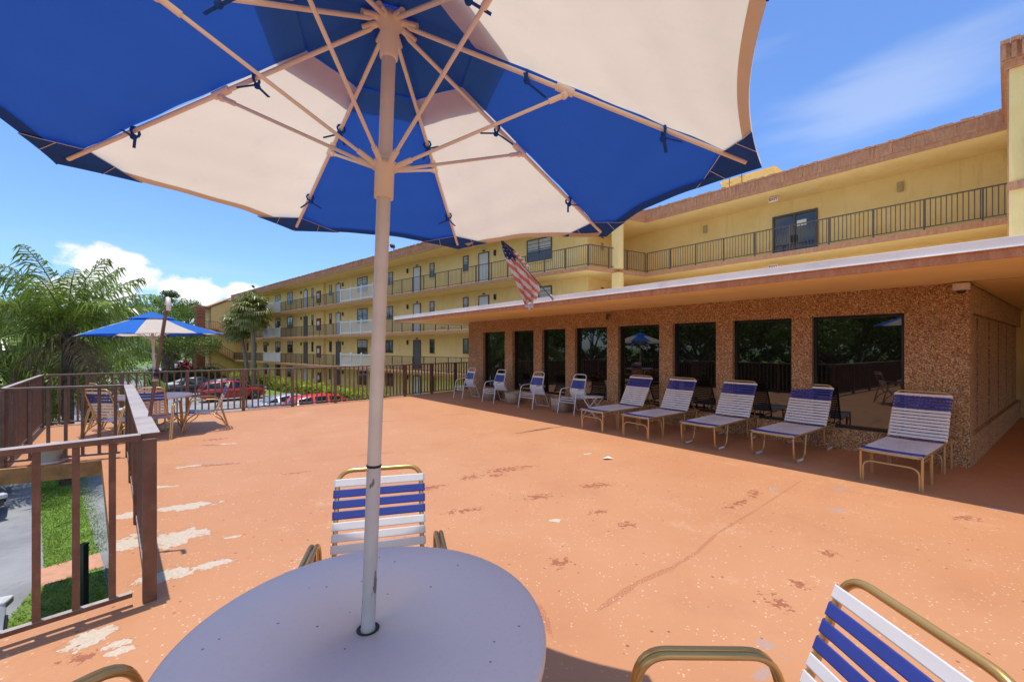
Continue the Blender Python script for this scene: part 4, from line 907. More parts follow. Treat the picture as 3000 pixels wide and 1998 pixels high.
def gold_chair(label, loc, rz, m_tube, cols=('strap_white', 'strap_blue')):
    t = thing('patio_chair', label, 'chair', loc, rz, 'gold framed strap chairs')
    for sx in (-1, 1):
        b_ = MB()
        for dx, dy in ((.335, 0), (.308, .0)):
            x = sx * dx; b_.tube(fil([(x * 1.02, -.36, .0), (x, -.20, .655), (x, .24, .645), (x * 1.02, .42, .0)], .085, 6), .0125, 10)
        b_.tube(fil([(sx * .322, -.33, .06), (sx * .322, -.25, .21), (sx * .322, -.12, .30), (sx * .25, -.08, .375)], .07), .011, 8)
        b_.tube(fil([(sx * .322, .375, .06), (sx * .322, .30, .22), (sx * .322, .20, .28), (sx * .25, .16, .34)], .07), .011, 8)
        b_.build('arm_frame', m_tube, t)
    B0, B1 = V((0, .20, .35)), V((0, .43, .96)); bd = (B1 - B0).normalized(); bn = V((0, -bd.z, bd.y))
    b_ = MB(); hw = .235
    b_.tube(fil([(-hw, .17, .335), (-hw, .20, .36), V((-hw, 0, 0)) + B1, V((hw, 0, 0)) + B1, (hw, .20, .36), (hw, .17, .335)], .085, 7), .0135, 10); b_.build('back_frame', m_tube, t)
    b_ = MB(); b_.tube(fil([(-hw, .20, .345), (-hw, -.24, .39), (-hw, -.275, .36), (hw, -.275, .36), (hw, -.24, .39), (hw, .20, .345)], .05, 5), .0135, 10); b_.build('seat_frame', m_tube, t)
    b_ = MB(); L = (B1 - B0).length; zz = [.085, .145, .195, .245, .305, .36, .415, .475, .535]
    for k, s_ in enumerate([L - .068 - i * .058 for i in range(9)]):
        c = B0 + bd * s_ + bn * .016; strap_bar(b_, c + V((-hw - .010, 0, 0)), c + V((hw + .010, 0, 0)), .044, 1 if k in (1, 2, 3) else 0, n=tuple(bn))
    b_.build('backrest', [M[c] for c in cols], t)
    b_ = MB(); 
    for k in range(8):
        y = -.225 + k * .052; c = V((0, y, .405 - (y + .24) * .10)); strap_bar(b_, c + V((-hw - .010, 0, 0)), c + V((hw + .010, 0, 0)), .044, 1 if k < 2 else 0, n=(0, .1, 1))
    b_.build('seat', [M[c] for c in cols], t)
    return t
gold_chair('gold chair with blue and white straps across the front table, facing camera', (-.675, 2.075, 0), math.atan2(.32, 1.2) * 1, M['gold'])
ch2 = gold_chair('gold chair at lower right, its backrest tilted towards the corner', (.645, 1.085, 0), R(-89), M['gold'])
gold_chair('gold chair at the bottom left corner, only one arm showing', (-1.10, 1.02, 0), R(146), M['gold'])
gold_chair('gold chair seen from the side right of the far table', (-6.33, 8.55, 0), R(-52), M['gold_sun'], ('strap_old', 'strap_blue'))
gold_chair('gold chair with its back turned, left of the railing opening corner', (-7.16, 7.62, 0), R(176), M['gold_sun'])
gold_chair('gold chair left of the far table, its top rail highest', (-8.22, 8.75, 0), R(150), M['gold_sun'])
gold_chair('gold chair half hidden by the railing cap near the far table', (-6.72, 7.86, 0), R(205), M['gold_sun'], ('strap_old', 'strap_blue'))

# ------------------------------------------------------------------ chaise lounges (front at origin, +y to the head)
def lounger(label, loc, rz, sled, zt=.40):
    t = thing('chaise_lounge', label, 'lounger', loc, rz, 'strap loungers in a row by the pavilion')
    hw = .29; m_ = M['gold_sun']; H0 = V((0, 1.30, zt)); H1 = V((0, 1.69, 1.045)); bd = (H1 - H0).normalized(); bn = V((0, -bd.z, bd.y))
    b_ = MB(); b_.tube(fil([(-hw, 1.78, zt - .01), (-hw, .0, zt - .01), (hw, .0, zt - .01), (hw, 1.78, zt - .01)], .09, 6), .0145, 10); b_.tube([(-hw, 1.765, zt - .01), (hw, 1.765, zt - .01)], .0125, 8); b_.build('seat_frame', m_, t)
    b_ = MB(); b_.tube(fil([V((-hw, 0, 0)) + H0, V((-hw, 0, 0)) + H1, V((hw, 0, 0)) + H1, V((hw, 0, 0)) + H0], .09, 6), .0135, 10); b_.build('back_frame', m_, t)
    b_ = MB(); 
    for sx in (-1, 1): b_.tube([V((sx * (hw - .03), 0, 0)) + H0 + bd * .34, (sx * (hw - .03), 1.70, zt + .0)], .009, 8)
    b_.tube([(-hw + .03, 1.70, zt), (hw - .03, 1.70, zt)], .009, 8); b_.build('back_stay', m_, t)
    for y in ((.06, 1.29) if sled else (.05, .52, 1.25, 1.70)):
        for sx in (-1, 1):
            b_ = MB(); x = sx * (hw - .005)
            if sled: b_.tube(fil([(x, y - .02, zt - .03), (x, y + .01, .02), (x, y + .40, .02), (x, y + .46, zt - .03)], .12, 6), .0135, 10); b_.tube(fil([(x, y + .02, zt - .05), (x, y + .06, zt - .08), (x, y + .30, zt - .10), (x, y + .42, zt - .2)], .08, 5), .0105, 8); b_.build('leg', m_, t); MB().tube([(x, y + .12, .018), (x, y + .32, .018)], .019, 8).build('glide', M['white_tube'], t)
            else: b_.tube([(x, y, zt - .02), (x, y, .0)], .0145, 10); b_.build('leg', m_, t)
    b_ = MB()
    if not sled:
        for y in (.05, 1.25):
            b_ = MB(); b_.tube(fil([(-hw + .028, y, 0), (-hw + .028, y, zt - .14), (hw - .028, y, zt - .14), (hw - .028, y, 0)], .10, 6), .0125, 8)
            for sx in (-1, 1): b_.tube(fil([(sx * (hw - .004), y + .02, zt - .06), (sx * (hw - .004), y + .40, zt - .06), (sx * (hw - .004), y + .435, .0)], .10, 6), .0115, 8)
            if y < 1: b_.build('brace', m_, t)
    else:
        MB().tube([(-hw, .30, zt - .07), (hw, .30, zt - .07)], .0105, 8).build('brace', m_, t); b_.tube([(-hw, 1.52, zt - .07), (hw, 1.52, zt - .07)], .0105, 8)
    b_.build('brace', m_, t)
    b_ = MB(); n_ = 29
    for k in range(n_):
        y = .02 + k * .0445; mi = 1 if (k in (1, 2, 3, 4) or k >= n_ - 2) else 0
        strap_bar(b_, (-hw - .006, y, zt + .008), (hw + .006, y, zt + .008), .0405, mi, n=(0, 0, 1), wrap=.006)
    b_.build('seat', [M['strap_white'], M['strap_blue']], t)
    b_ = MB(); L = (H1 - H0).length; n_ = 14
    for k in range(n_):
        s_ = .04 + k * (L - .10) / (n_ - 1); c = H0 + bd * s_ + bn * .016; strap_bar(b_, c + V((-hw - .012, 0, 0)), c + V((hw + .012, 0, 0)), .0375, 1 if k in (n_ - 2, n_ - 3, n_ - 4, n_ - 5) else 0, n=tuple(bn), wrap=.006)
    b_.build('backrest', [M['strap_white'], M['strap_blue']], t)
    return t
lrz = math.atan2(-PY.y, -PY.x) - R(90)
lounger('blue banded strap lounger farthest left in the row, beside the white side table', (1.60, 8.50, 0), lrz - R(4), False)
lounger('strap lounger second from the left with straight arched legs', (2.28, 7.80, 0), lrz - R(3.5), False)
lounger('strap lounger in the middle of the row on looped sled legs', (3.08, 6.97, 0), lrz - R(2), True)
lounger('strap lounger on sled legs before the widest window', (3.86, 6.22, 0), lrz - R(4), True)
lounger('strap lounger nearest the pavilion corner, at far right', (4.58, 5.06, 0), lrz - R(5), False)

# ------------------------------------------------------------------ white stacking chairs (front is -y)
def white_chair(label, loc, rz):
    t = thing('stacking_chair', label, 'chair', loc, rz, 'white stacking chairs by the pavilion')
    m_ = M['white_tube']; hw = .25
    for sx in (-1, 1): MB().tube(fil([(sx * .275, -.33, 0), (sx * .265, -.22, .62), (sx * .265, .14, .64), (sx * .245, .22, .58)], .10, 6), .0135, 10).build('arm_frame', m_, t)
    b_ = MB(); b_.tube(fil([(-.24, .40, .02), (-.235, .12, .60), (-.20, .26, .985), (.20, .26, .985), (.235, .12, .60), (.24, .40, .02)], .09, 6), .0135, 10); b_.tube([(-.24, .40, .015), (.24, .40, .015)], .012, 8); b_.build('back_frame', m_, t)
    b_ = MB(); b_.tube(fil([(-hw, .20, .36), (-hw, -.24, .41), (hw, -.24, .41), (hw, .20, .36)], .05, 5), .012, 8)
    for zz, yy in ((.36, -.262), (.30, -.272)): b_.tube([(-.262, yy, zz), (.262, yy, zz)], .011, 8)
    b_.build('seat_frame', m_, t)
    b_ = MB()
    for k in range(8): 
        y = -.215 + k * .05; strap_bar(b_, (-hw, y, .42 - (y + .24) * .11), (hw, y, .42 - (y + .24) * .11), .044, 1 if k < 6 else 0, n=(0, .11, 1))
    b_.build('seat', [M['strap_white'], M['strap_blue']], t)
    b_ = MB(); pts = [(.19, .40), (.155, .45), (.125, .50), (.115, .55), (.125, .60), (.142, .655), (.16, .705), (.178, .755), (.197, .805), (.215, .855)]
    for k, (y, z) in enumerate(pts):
        w_ = .235 - .03 * max(0, (k - 4) / 5); strap_bar(b_, (-w_, y - .012, z), (w_, y - .012, z), .046, 1 if k in (5, 6, 7, 8) else 0, n=(0, -1, .3))
    b_.build('backrest', [M['strap_white'], M['strap_blue']], t)
    return t
wrz = math.atan2(PY.y, PY.x) + R(90)
for (x, y, dr, lab) in ((-1.55, 14.05, -2, 'white stacking chair farthest away, in front of the railing end'), (-.50, 12.95, 2, 'white stacking chair second from the railing, between two planters'), (.60, 11.75, 3, 'white stacking chair third from the railing, before the second planter pair'), (1.60, 10.72, 0, 'white stacking chair next to the small white folding table')):
    white_chair(lab, (x, y, 0), wrz + R(dr))
st = thing('side_table', 'small white folding side table between a white chair and a lounger', 'table', (1.98, 10.15, 0), R(40))
MB().lathe([(.001, .478), (.25, .478), (.255, .486), (.255, .495), (.25, .500), (.001, .500)], n=32).build('table_top', M['white_tube'], st)
for sx in (-1, 1):
    b_ = MB(); b_.bar((sx * .16, -.22, .0), (sx * .16, .20, .478), .035, .014); b_.bar((sx * .13, .22, .0), (sx * .13, -.20, .478), .035, .014); b_.build('leg', M['white_tube'], st)
b_ = MB(); b_.tube([(-.16, 0, .245), (.16, 0, .245)], .008, 6); b_.tube([(-.16, -.19, .03), (.16, -.19, .03)], .009, 6); b_.tube([(-.13, .19, .03), (.13, .19, .03)], .009, 6); b_.build('brace', M['white_tube'], st)
def planter(label, loc, r, h, mt):
    t = thing('planter', label, 'planter', loc, 0, 'round planters on the deck')
    MB().lathe([(.001, 0), (r * .86, 0), (r * .93, h * .5), (r * .95, h * .52), (r * .95, h * .56), (r, h * .97), (r * .985, h), (r * .88, h), (r * .85, h * .85)], n=32).build('pot', mt, t)
    MB().lathe([(r * .87, h * .85), (.001, h * .88)], n=32).build('soil', M['soil'], t)
planter('round concrete planter behind the second white chair', (-.70, 13.55, 0), .25, .34, M['concrete'])
planter('squat concrete planter between the second and third white chairs', (.02, 12.55, 0), .24, .34, M['concrete'])
planter('concrete planter beside the fourth white chair', (1.28, 11.0, 0), .26, .36, M['concrete'])
pt = thing('planter', 'empty cream pot on a saucer behind the near railing at left', 'planter', (-6.77, 6.10, 0), 0, 'round planters on the deck')
MB().lathe([(.001, .03), (.13, .03), (.20, .22), (.235, .225), (.235, .26), (.205, .26), (.17, .12), (.001, .10)], n=32).build('pot', M['cam_white'], pt); MB().lathe([(.001, .0), (.17, .0), (.19, .028), (.001, .028)], n=32).build('saucer', M['cam_white'], pt)
# leaf litter on the deck
b_ = MB(); b_.add([(1.36, 6.27, .012), (1.43, 6.24, .03), (1.53, 6.28, .014), (1.46, 6.33, .035), (1.40, 6.33, .012)], [(0, 1, 3, 4), (1, 2, 3)], 0, True); tag(b_.build('dead_leaf', M['stitch']), 'pale curled leaf lying on the open deck', 'leaf')
# pole clamped to the railing cap
hp = thing('hooked_pole', 'brown hooked pole clamped to the railing cap in front of the far umbrella', 'pole', (-3.02, 3.47, 0))
top = V((-2.925, 3.53, 2.04)); bot = V((-3.03, 3.45, .93))
b_ = MB(); b_.tube([bot, top], .0125, 10); b_.build('shaft', M['rail'], hp, True)
b_ = MB(); d_ = V((.03, .02, .07)); b_.tube([top, top + V((.004, .0, .03)), top + V((.022, -.018, .055)), top + V((.05, -.046, .05)), top + V((.062, -.058, .0)), top + V((.060, -.056, -.05))], .0165, 10); b_.build('hook', M['cream_metal'], hp, True)
for z_, hh, m_ in ((1.44, .03, 'black'), (1.485, .012, 'black'), (1.40, .02, 'hem')):
    k = (z_ - bot.z) / (top.z - bot.z); c = bot + (top - bot) * k; MB().tube([c, c + (top - bot).normalized() * hh], .019, 12).build('collar', M[m_], hp, True)
b_ = MB(); b_.box((-3.03, 3.45, 1.06), (.05, .05, .10), .8); b_.box((-3.0, 3.42, 1.03), (.07, .03, .03), .3); b_.box((-3.035, 3.47, .96), (.03, .03, .07), .8); b_.build('clamp', M['black'], hp, True)

# ------------------------------------------------------------------ vegetation
def leaf_quad(b_, c, d, n, l, w_, mi=0):
    s_ = d.cross(n); s_ = s_.normalized() * w_ if s_.length > 1e-6 else V((w_, 0, 0))
    b_.add([c, c + d * l * .5 + s_, c + d * l, c + d * l * .5 - s_], [(0, 1, 2, 3)], mi)
def rvec():
    while True:
        v = V((random.uniform(-1, 1), random.uniform(-1, 1), random.uniform(-1, 1)))
        if .05 < v.length < 1: return v.normalized()
def feather_palm(label, loc, h, L, nf, seed, rz=0, lean=(0, 0), trunk_r=.13, droop=1.5, leaf_n=46, dead=6, gap=None):
    random.seed(seed); loc = (loc[0] * KN, loc[1] * KN, GN); t = thing('feather_palm', label, 'palm', loc, rz, 'feather leaved palms by the deck')
    b_ = MB(); top = V((lean[0], lean[1], h)); pts = []; rr = []
    for i in range(15):
        s_ = i / 14; pts.append(V((lean[0] * s_ * s_, lean[1] * s_ * s_, h * s_))); rr.append(trunk_r * (1.25 - .35 * s_ + (.10 if i % 2 else 0) + (.45 if i == 0 else 0)))
    b_.tube(pts, rr, 12); b_.build('trunk', M['trunk'], t)
    b_ = MB()
    for k in range(16):                                   # old leaf bases round the top of the trunk
        a = k * 2.4; d = V((math.cos(a), math.sin(a), 0)); z = h - .75 + .05 * k; c = V((lean[0], lean[1], z)); b_.bar(c + d * trunk_r * .7, c + d * (trunk_r + .12 + random.uniform(0, .16)) + V((0, 0, .28)), .07, .03)
    b_.build('leaf_bases', M['frond_dry'], t)
    def frond(b_, az, e0, Lf, dr, mi):
        hd = V((math.cos(az), math.sin(az), 0)); sdv = V((-math.sin(az), math.cos(az), 0)); p = top + hd * .05; N = leaf_n; prev = p; rach = [p]; twist = random.uniform(-.5, .5)
        for i in range(1, N + 1):
            s_ = i / N; e = e0 - dr * s_ ** 1.25; tg_ = hd * math.cos(e) + V((0, 0, math.sin(e))); p = prev + tg_ * (Lf / N)
            if s_ > .13:
                ll = .84 * Lf / 3 * (math.sin(math.pi * min(1, (s_ * .88 + .12))) ** .6 + .18) * random.uniform(.8, 1.15)
                up = tg_.cross(sdv) * -1
                for sg in (-1, 1):
                    ra = random.uniform(-.2, 1.6) * (1 if random.random() < .75 else -.8)
                    d = (tg_ * random.uniform(.45, .75) + sdv * sg * (1.0 + random.uniform(-.45, .3)) + up * .35 * ra * (1 - twist * sg)).normalized(); w_ = .027 * Lf / 3
                    m1 = prev + d * ll * .45 + V((0, 0, -.05 * ll)); d2 = (d + V((0, 0, -random.uniform(.8, 2.6)))).normalized(); m2 = m1 + d2 * ll * .58
                    wv_ = tg_ * w_
                    b_.add([prev - wv_ * .5, prev + wv_ * .5, m1 + wv_, m1 - wv_, m2], [(0, 1, 2, 3), (3, 2, 4)], mi)
            rach.append(p); prev = p
        n_ = len(rach); b_.tube(rach[::4], [.022 * (1 - .8 * i / (n_ / 4)) * Lf / 3 + .004 for i in range(len(rach[::4]))], 5, mi)
    b_ = MB()
    for k in range(nf):
        s_ = k / nf; e0 = R(86) - R(105) * s_ ** 1.1 + random.uniform(-.1, .1); az_ = k * 2.39996 + random.uniform(-.2, .2)
        if gap is not None and s_ > .40 and abs((az_ - gap + math.pi) % (2 * math.pi) - math.pi) < .75: continue
        frond(b_, az_, e0, L * random.uniform(.85, 1.1), droop * random.uniform(.75, 1.15) * (.55 + .45 * s_), 0)
    b_.build('crown', M['frond'], t)
    if dead:
        b_ = MB()
        for k in range(dead): frond(b_, k * 2.1 + random.uniform(-.4, .4), R(-42) + random.uniform(-.2, .2), L * .75, .9, 0)
        b_.build('dead_fronds', M['frond_dry'], t)
    b_ = MB(); b_.tube([top, top + V((.10, .05, L * .62))], [.03, .006], 6); b_.build('spear_leaf', M['frond'], t); t.scale = (KN, KN, KN)
    return t
p1 = feather_palm('tall feathery palm with dark trunk directly behind the left railing', (-14.6, 13.7, GZ), 5.0, 2.9, 36, 3, lean=(-.15, .1), gap=R(-43))
feather_palm('bushy feathery palm at the left edge, its fronds hanging to the ground', (-19.4, 15.6, GZ), 3.7, 3.2, 30, 11, lean=(.1, 0), droop=1.75)
feather_palm('low feathery palm between the tall palm and the far umbrella', (-18.2, 17.8, GZ), 3.0, 2.7, 26, 23, lean=(0, 0), droop=1.7)
feather_palm('feathery palm with high crown, back left behind the others', (-22.0, 19.8, GZ), 4.3, 3.0, 22, 31, lean=(-.3, 0), dead=4)
def fan_palm(label, loc, h, rad, nl, seed, lean=(0, 0), tr=.15):
    random.seed(seed); t = thing('fan_palm', label, 'palm', loc, 0, 'fan leaved palms'); top = V((lean[0], lean[1], h)); b_ = MB()
    pts = [V((lean[0] * (i / 9) ** 1.6, lean[1] * (i / 9) ** 1.6, h * i / 9)) for i in range(10)]; b_.tube(pts, [tr * (1.25 - .3 * i / 9 + (.06 if i % 2 else 0)) for i in range(10)], 12); b_.build('trunk', M['trunk_grey'], t)
    b_ = MB()
    for k in range(nl):
        s_ = k / nl; el_ = R(85) - R(150) * s_ + random.uniform(-.15, .15); az_ = k * 2.39996 + random.uniform(-.2, .2)
        d = V((math.cos(az_) * math.cos(el_), math.sin(az_) * math.cos(el_), math.sin(el_))); pl = rad * random.uniform(.42, .62); c = top + d * pl + V((0, 0, -.10 * s_ * rad)); sd_ = V((-math.sin(az_), math.cos(az_), 0)); up = sd_.cross(d)
        b_.tube([top, top + d * pl * .5 + V((0, 0, .03)), c], .016, 5); fr = rad * random.uniform(.45, .62); nb = 19
        for i in range(nb):
            a = R(-125) + R(250) * i / (nb - 1) + random.uniform(-.04, .04); dd = (d * math.cos(a) + sd_ * math.sin(a) + up * .18 * abs(math.sin(a))).normalized(); l = fr * (1 - .25 * abs(a) / 2.2); w_ = fr * .055
            wv_ = (sd_ * math.cos(a) - d * math.sin(a)) * w_; m1 = c + dd * l * .62; m2 = m1 + (dd * .6 + V((0, 0, -random.uniform(.5, 1.1)))).normalized() * l * .5
            b_.add([c, m1 + wv_, m2, m1 - wv_], [(0, 1, 2, 3)])
    b_.build('crown', M['fan'], t); return t
fan_palm('taller of the two fan palms in front of the apartment wing', tuple(wp(40.6, 2.4, GZ)), 8.6, 2.35, 66, 5, lean=(-.3, .2), tr=.20)
fan_palm('shorter leaning fan palm left of the taller one by the wing', tuple(wp(43.2, 2.2, GZ)), 7.2, 2.2, 60, 8, lean=(-1.5, .6), tr=.17)
fan_palm('fan palm on a thick trunk at the car park edge behind the far umbrella', (-46.5, 56, GZ), 4.9, 2.6, 60, 9, tr=.42)
fan_palm('dim fan palm by the road left of the brick pillar', (-58, 76, GZ), 5.2, 3.0, 50, 10, tr=.3)
def tree(label, loc, h, rad, n, seed, m_, flat=.6, trunk=.28, tiers=None, name='broadleaf_tree', lq=.26, group='broadleaf trees beyond the car park'):
    random.seed(seed); t = thing(name, label, 'tree', loc, 0, group); b_ = MB(); l_ = MB(); blobs = []
    base = V((0, 0, 0)); fork = V((random.uniform(-.3, .3), random.uniform(-.3, .3), h * .34)); b_.tube([base, fork * .5 + V((.1, 0, 0)), fork], [trunk * 1.35, trunk, trunk * .85], 10)
    nb = tiers or 9
    for k in range(nb):
        a = k * 2.39996 + random.uniform(-.3, .3); rr = rad * math.sqrt((k + .4) / nb) * random.uniform(.72, .95); z = h * (.92 - .30 * (rr / rad) ** 1.3) + random.uniform(-.5, .25); c = V((math.cos(a) * rr, math.sin(a) * rr, z)); mid = fork.lerp(c, .5) + V((0, 0, -.25))
        b_.tube([fork, mid, c], [trunk * .5, trunk * .28, trunk * .08], 7); blobs.append((c, rad * random.uniform(.30, .44)))
        for q_ in range(3):
            a2 = a + random.uniform(-.8, .8); c2 = c + V((math.cos(a2), math.sin(a2), random.uniform(-.3, .3))) * rad * .24; b_.tube([mid, c2], [trunk * .16, trunk * .04], 5); blobs.append((c2, rad * random.uniform(.16, .27)))
    b_.build('trunk', M['bark'], t); tot = sum(r_ ** 2 for _, r_ in blobs)
    for c, r_ in blobs:
        for _ in range(int(n * r_ * r_ / tot)):
            d = rvec(); k = random.uniform(.35, 1.05) ** .5; p = c + V((d.x, d.y, d.z * flat)) * r_ * k * (1 + .18 * math.sin(d.x * 7 + c.x) * math.cos(d.y * 6))
            o = (rvec() + d * .5 + V((0, 0, -.2))).normalized(); leaf_quad(l_, p, o, rvec(), lq * random.uniform(.6, 1.3), lq * .26)
    l_.build('crown', M[m_], t); return t
T1 = tree('flat topped tree in tiers behind the far umbrella, left of the brick pillar', (-60.5, 74, GZ), 13.4, 8.4, 15000, 41, 'leaf2', .42, .38, 11, lq=.36)
T1b = tree('small upper clump of the tiered tree rising above its neighbours', (-64.0, 77, GZ), 16.3, 3.3, 3200, 42, 'leaf', .5, .25, 5, lq=.36)
T2 = tree('rounded dense tree at the far left edge behind the palms', (-50, 42, gz(-50, 42)), 10.0, 6.5, 11000, 43, 'leaf2', .75, .3, 9, lq=.34)
rand_spots = [(-63, 50, 1.0, 1.2, 'dark tree behind the palms at far left, second from the edge'), (-58, 58, .92, 2.2, 'tree seen between the palm crowns at left'), (-70, 74, .95, 3.3, 'distant tree across the road behind the palms'), (-62, 84, .85, .4, 'distant tree across the road under the tiered tree'), (-80, 100, 1.05, 4.0, 'far tree beyond the road behind the umbrella canopy'), (-52, 100, .95, 5.2, 'far tree beyond the road beside the brick pillar'), (-100, 86, 1.1, .9, 'far tree at the left end of the road'), (-46, 84, .75, 2.9, 'far tree right of the brick pillar gap'), (-34, 34, .62, 1.9, 'smaller dark tree filling the gap left of the tall palm'), (-40, 48, .72, 4.4, 'dark bushy tree between the low palm and the car park')]
for (x, y, s_, a, lab) in rand_spots: dup(T2, lab, (x, y, gz(x, y)), a, s_, 'broadleaf trees beyond the car park')
# trees behind the camera, mirrored in the pavilion windows
for (x, y, s_, a, lab) in [(-16, -6, .85, .3, 'tree left of the deck mirrored in the widest pavilion window'), (-22, 2, .95, 1.7, 'tree beside the car park mirrored in the seventh pavilion window'), (-11, -16, .9, 2.6, 'tree behind the viewer mirrored in the pavilion windows'), (-32, 10, 1.0, 3.6, 'tree across the car park mirrored in the sixth pavilion window'), (-26, -10, 1.05, 5.0, 'tall tree deeper behind the viewer mirrored in the pavilion glass'), (-30, -2, .9, 1.1, 'dense tree in the mirrored row, behind the leftmost mirrored car'), (-20, -14, .8, 4.1, 'low tree in the mirrored row behind the viewer, right of the tall one'), (-36, 3, 1.0, 2.0, 'mirrored tree farthest across the car park'), (-28, 16, .8, 5.6, 'mirrored tree beside the left palms'), (-15, -24, 1.0, .8, 'mirrored tree deepest behind the viewer'), (-38, -14, 1.15, 3.0, 'mirrored tall tree in the back row')]: dup(T2, lab, (x, y, gz(x, y)), a, s_, 'trees mirrored in the pavilion windows')
def hedge(label, pts, h, wd, n, m_, seed, lq=.13):
    random.seed(seed); t = thing('hedge', label, 'hedge', tuple(pts[0]), 0); b_ = MB(); c_ = MB()
    for a, b2 in zip(pts[:-1], pts[1:]):
        d = b2 - a; L = d.length; u = d.normalized(); s_ = V((-u.y, u.x, 0)); c_.ob(a + s_ * -wd * .36, d, s_ * wd * .72, V((0, 0, h * .78)))
        for _ in range(int(n * L)):
            x = random.uniform(0, L); hh = h * (1 + .10 * math.sin(x * 1.9 + seed) + .06 * math.sin(x * 4.3)); 
            if random.random() < .55: p = a + u * x + s_ * random.uniform(-.5, .5) * wd + V((0, 0, hh * random.uniform(.82, 1.08)))
            else: p = a + u * x + s_ * (wd * .5 * random.choice((-1, 1)) * (1 + .12 * math.sin(x * 2.7)) + random.uniform(-.08, .08)) + V((0, 0, random.uniform(.03, hh)))
            leaf_quad(b_, p, (rvec() + V((0, 0, .5))).normalized(), rvec(), lq * random.uniform(.6, 1.4), lq * .34)
    c_.build('branches', M['hedge_dark'], t, True); b_.build('foliage', M[m_], t, True); return t
hedge('long bright yellow green hedge along the foot of the apartment wing', [wp(17, 1.05, GZ), wp(44.5, 1.05, GZ)], 1.02, 1.25, 330, 'hedge', 51, .17)
hedge('short yellow green hedge clump at the foot of the stair tower', [wp(47, 1.3, GZ), wp(52, 1.3, GZ)], 1.2, 1.2, 260, 'hedge', 52, .17)
hedge('tall dark hedge behind the car park, mirrored in the pavilion windows', [V((-47, 22, GN)), V((-34, -16, GN)), V((-6, -34, GN))], 4.2, 2.5, 170, 'leaf', 57, .42)
hedge('dark clipped hedge by the thick fan palm behind the far table', [V((-44.5, 51, GZ)), V((-38.0, 54.0, GZ))], 1.7, 1.8, 420, 'hedge_dark', 53, .2)
random.seed(60); ms = thing('magenta_shrub', 'magenta leaved shrub at the base of the brick pillar', 'shrub', (-41.6, 53.2, GZ)); b_ = MB(); s_ = MB()
for k in range(9):
    a = k * 2.4; c = V((math.cos(a) * .55 * (k % 3), math.sin(a) * .55 * (k % 3), 1.2 + .28 * (8 - k) * .6)); s_.tube([(0, 0, 0), tuple(c)], .03, 6)
    for _ in range(42): d = (rvec() + V((0, 0, .5))).normalized(); leaf_quad(b_, c + d * .08, d, rvec(), random.uniform(.4, .75), .07)
s_.build('stem', M['bark'], ms); b_.build('foliage', M['magenta'], ms)
gp = thing('globe_lamp', 'white globe lamp on a dark post among the palms at left', 'lamp', (-19.5, 16.5, GN)); MB().tube([(0, 0, 0), (0, 0, 3.0)], .05, 10).build('post', M['black'], gp); MB().ball((0, 0, 3.17), .19, 18).build('globe', M['globe'], gp); MB().lathe([(.05, 2.9), (.11, 2.95), (.11, 3.02), (.05, 3.03)], n=14).build('collar', M['black'], gp)

# ------------------------------------------------------------------ cars (x forward)
CARS = {
 'sedan': dict(st=[(-2.32, .50, .74, .76, .74, 0), (-2.26, .34, .93, .96, .84, 0), (-1.72, .26, .98, 1.01, .89, 1), (-.98, .24, .97, 1.36, .90, 1), (-.25, .22, .95, 1.45, .90, 1), (.42, .22, .93, 1.40, .90, 1), (1.22, .24, .90, .93, .89, 0), (2.05, .28, .74, .79, .84, 0), (2.30, .34, .58, .62, .70, 0)], wh=(-1.42, 1.42, .33)),
 'suv': dict(st=[(-2.35, .52, .92, .94, .78, 0), (-2.30, .36, 1.04, 1.06, .86, 1), (-1.92, .30, 1.06, 1.60, .91, 1), (-1.0, .28, 1.04, 1.71, .92, 1), (-.15, .26, 1.02, 1.71, .92, 1), (.62, .26, 1.00, 1.60, .92, 1), (1.30, .28, .98, 1.04, .91, 0), (2.10, .32, .86, .92, .86, 0), (2.36, .40, .66, .70, .72, 0)], wh=(-1.42, 1.45, .37)),
 'pickup': dict(st=[(-2.75, .55, 1.02, 1.03, .86, 0), (-2.70, .40, 1.06, 1.07, .92, 0), (-1.05, .34, 1.07, 1.08, .94, 0), (-1.0, .32, 1.08, 1.10, .94, 1), (-.80, .32, 1.08, 1.72, .94, 1), (.05, .30, 1.06, 1.80, .94, 1), (.80, .30, 1.05, 1.70, .94, 1), (1.50, .32, 1.04, 1.09, .93, 0), (2.45, .38, .96, 1.02, .90, 0), (2.70, .46, .75, .80, .78, 0)], wh=(-1.65, 1.75, .40)),
}
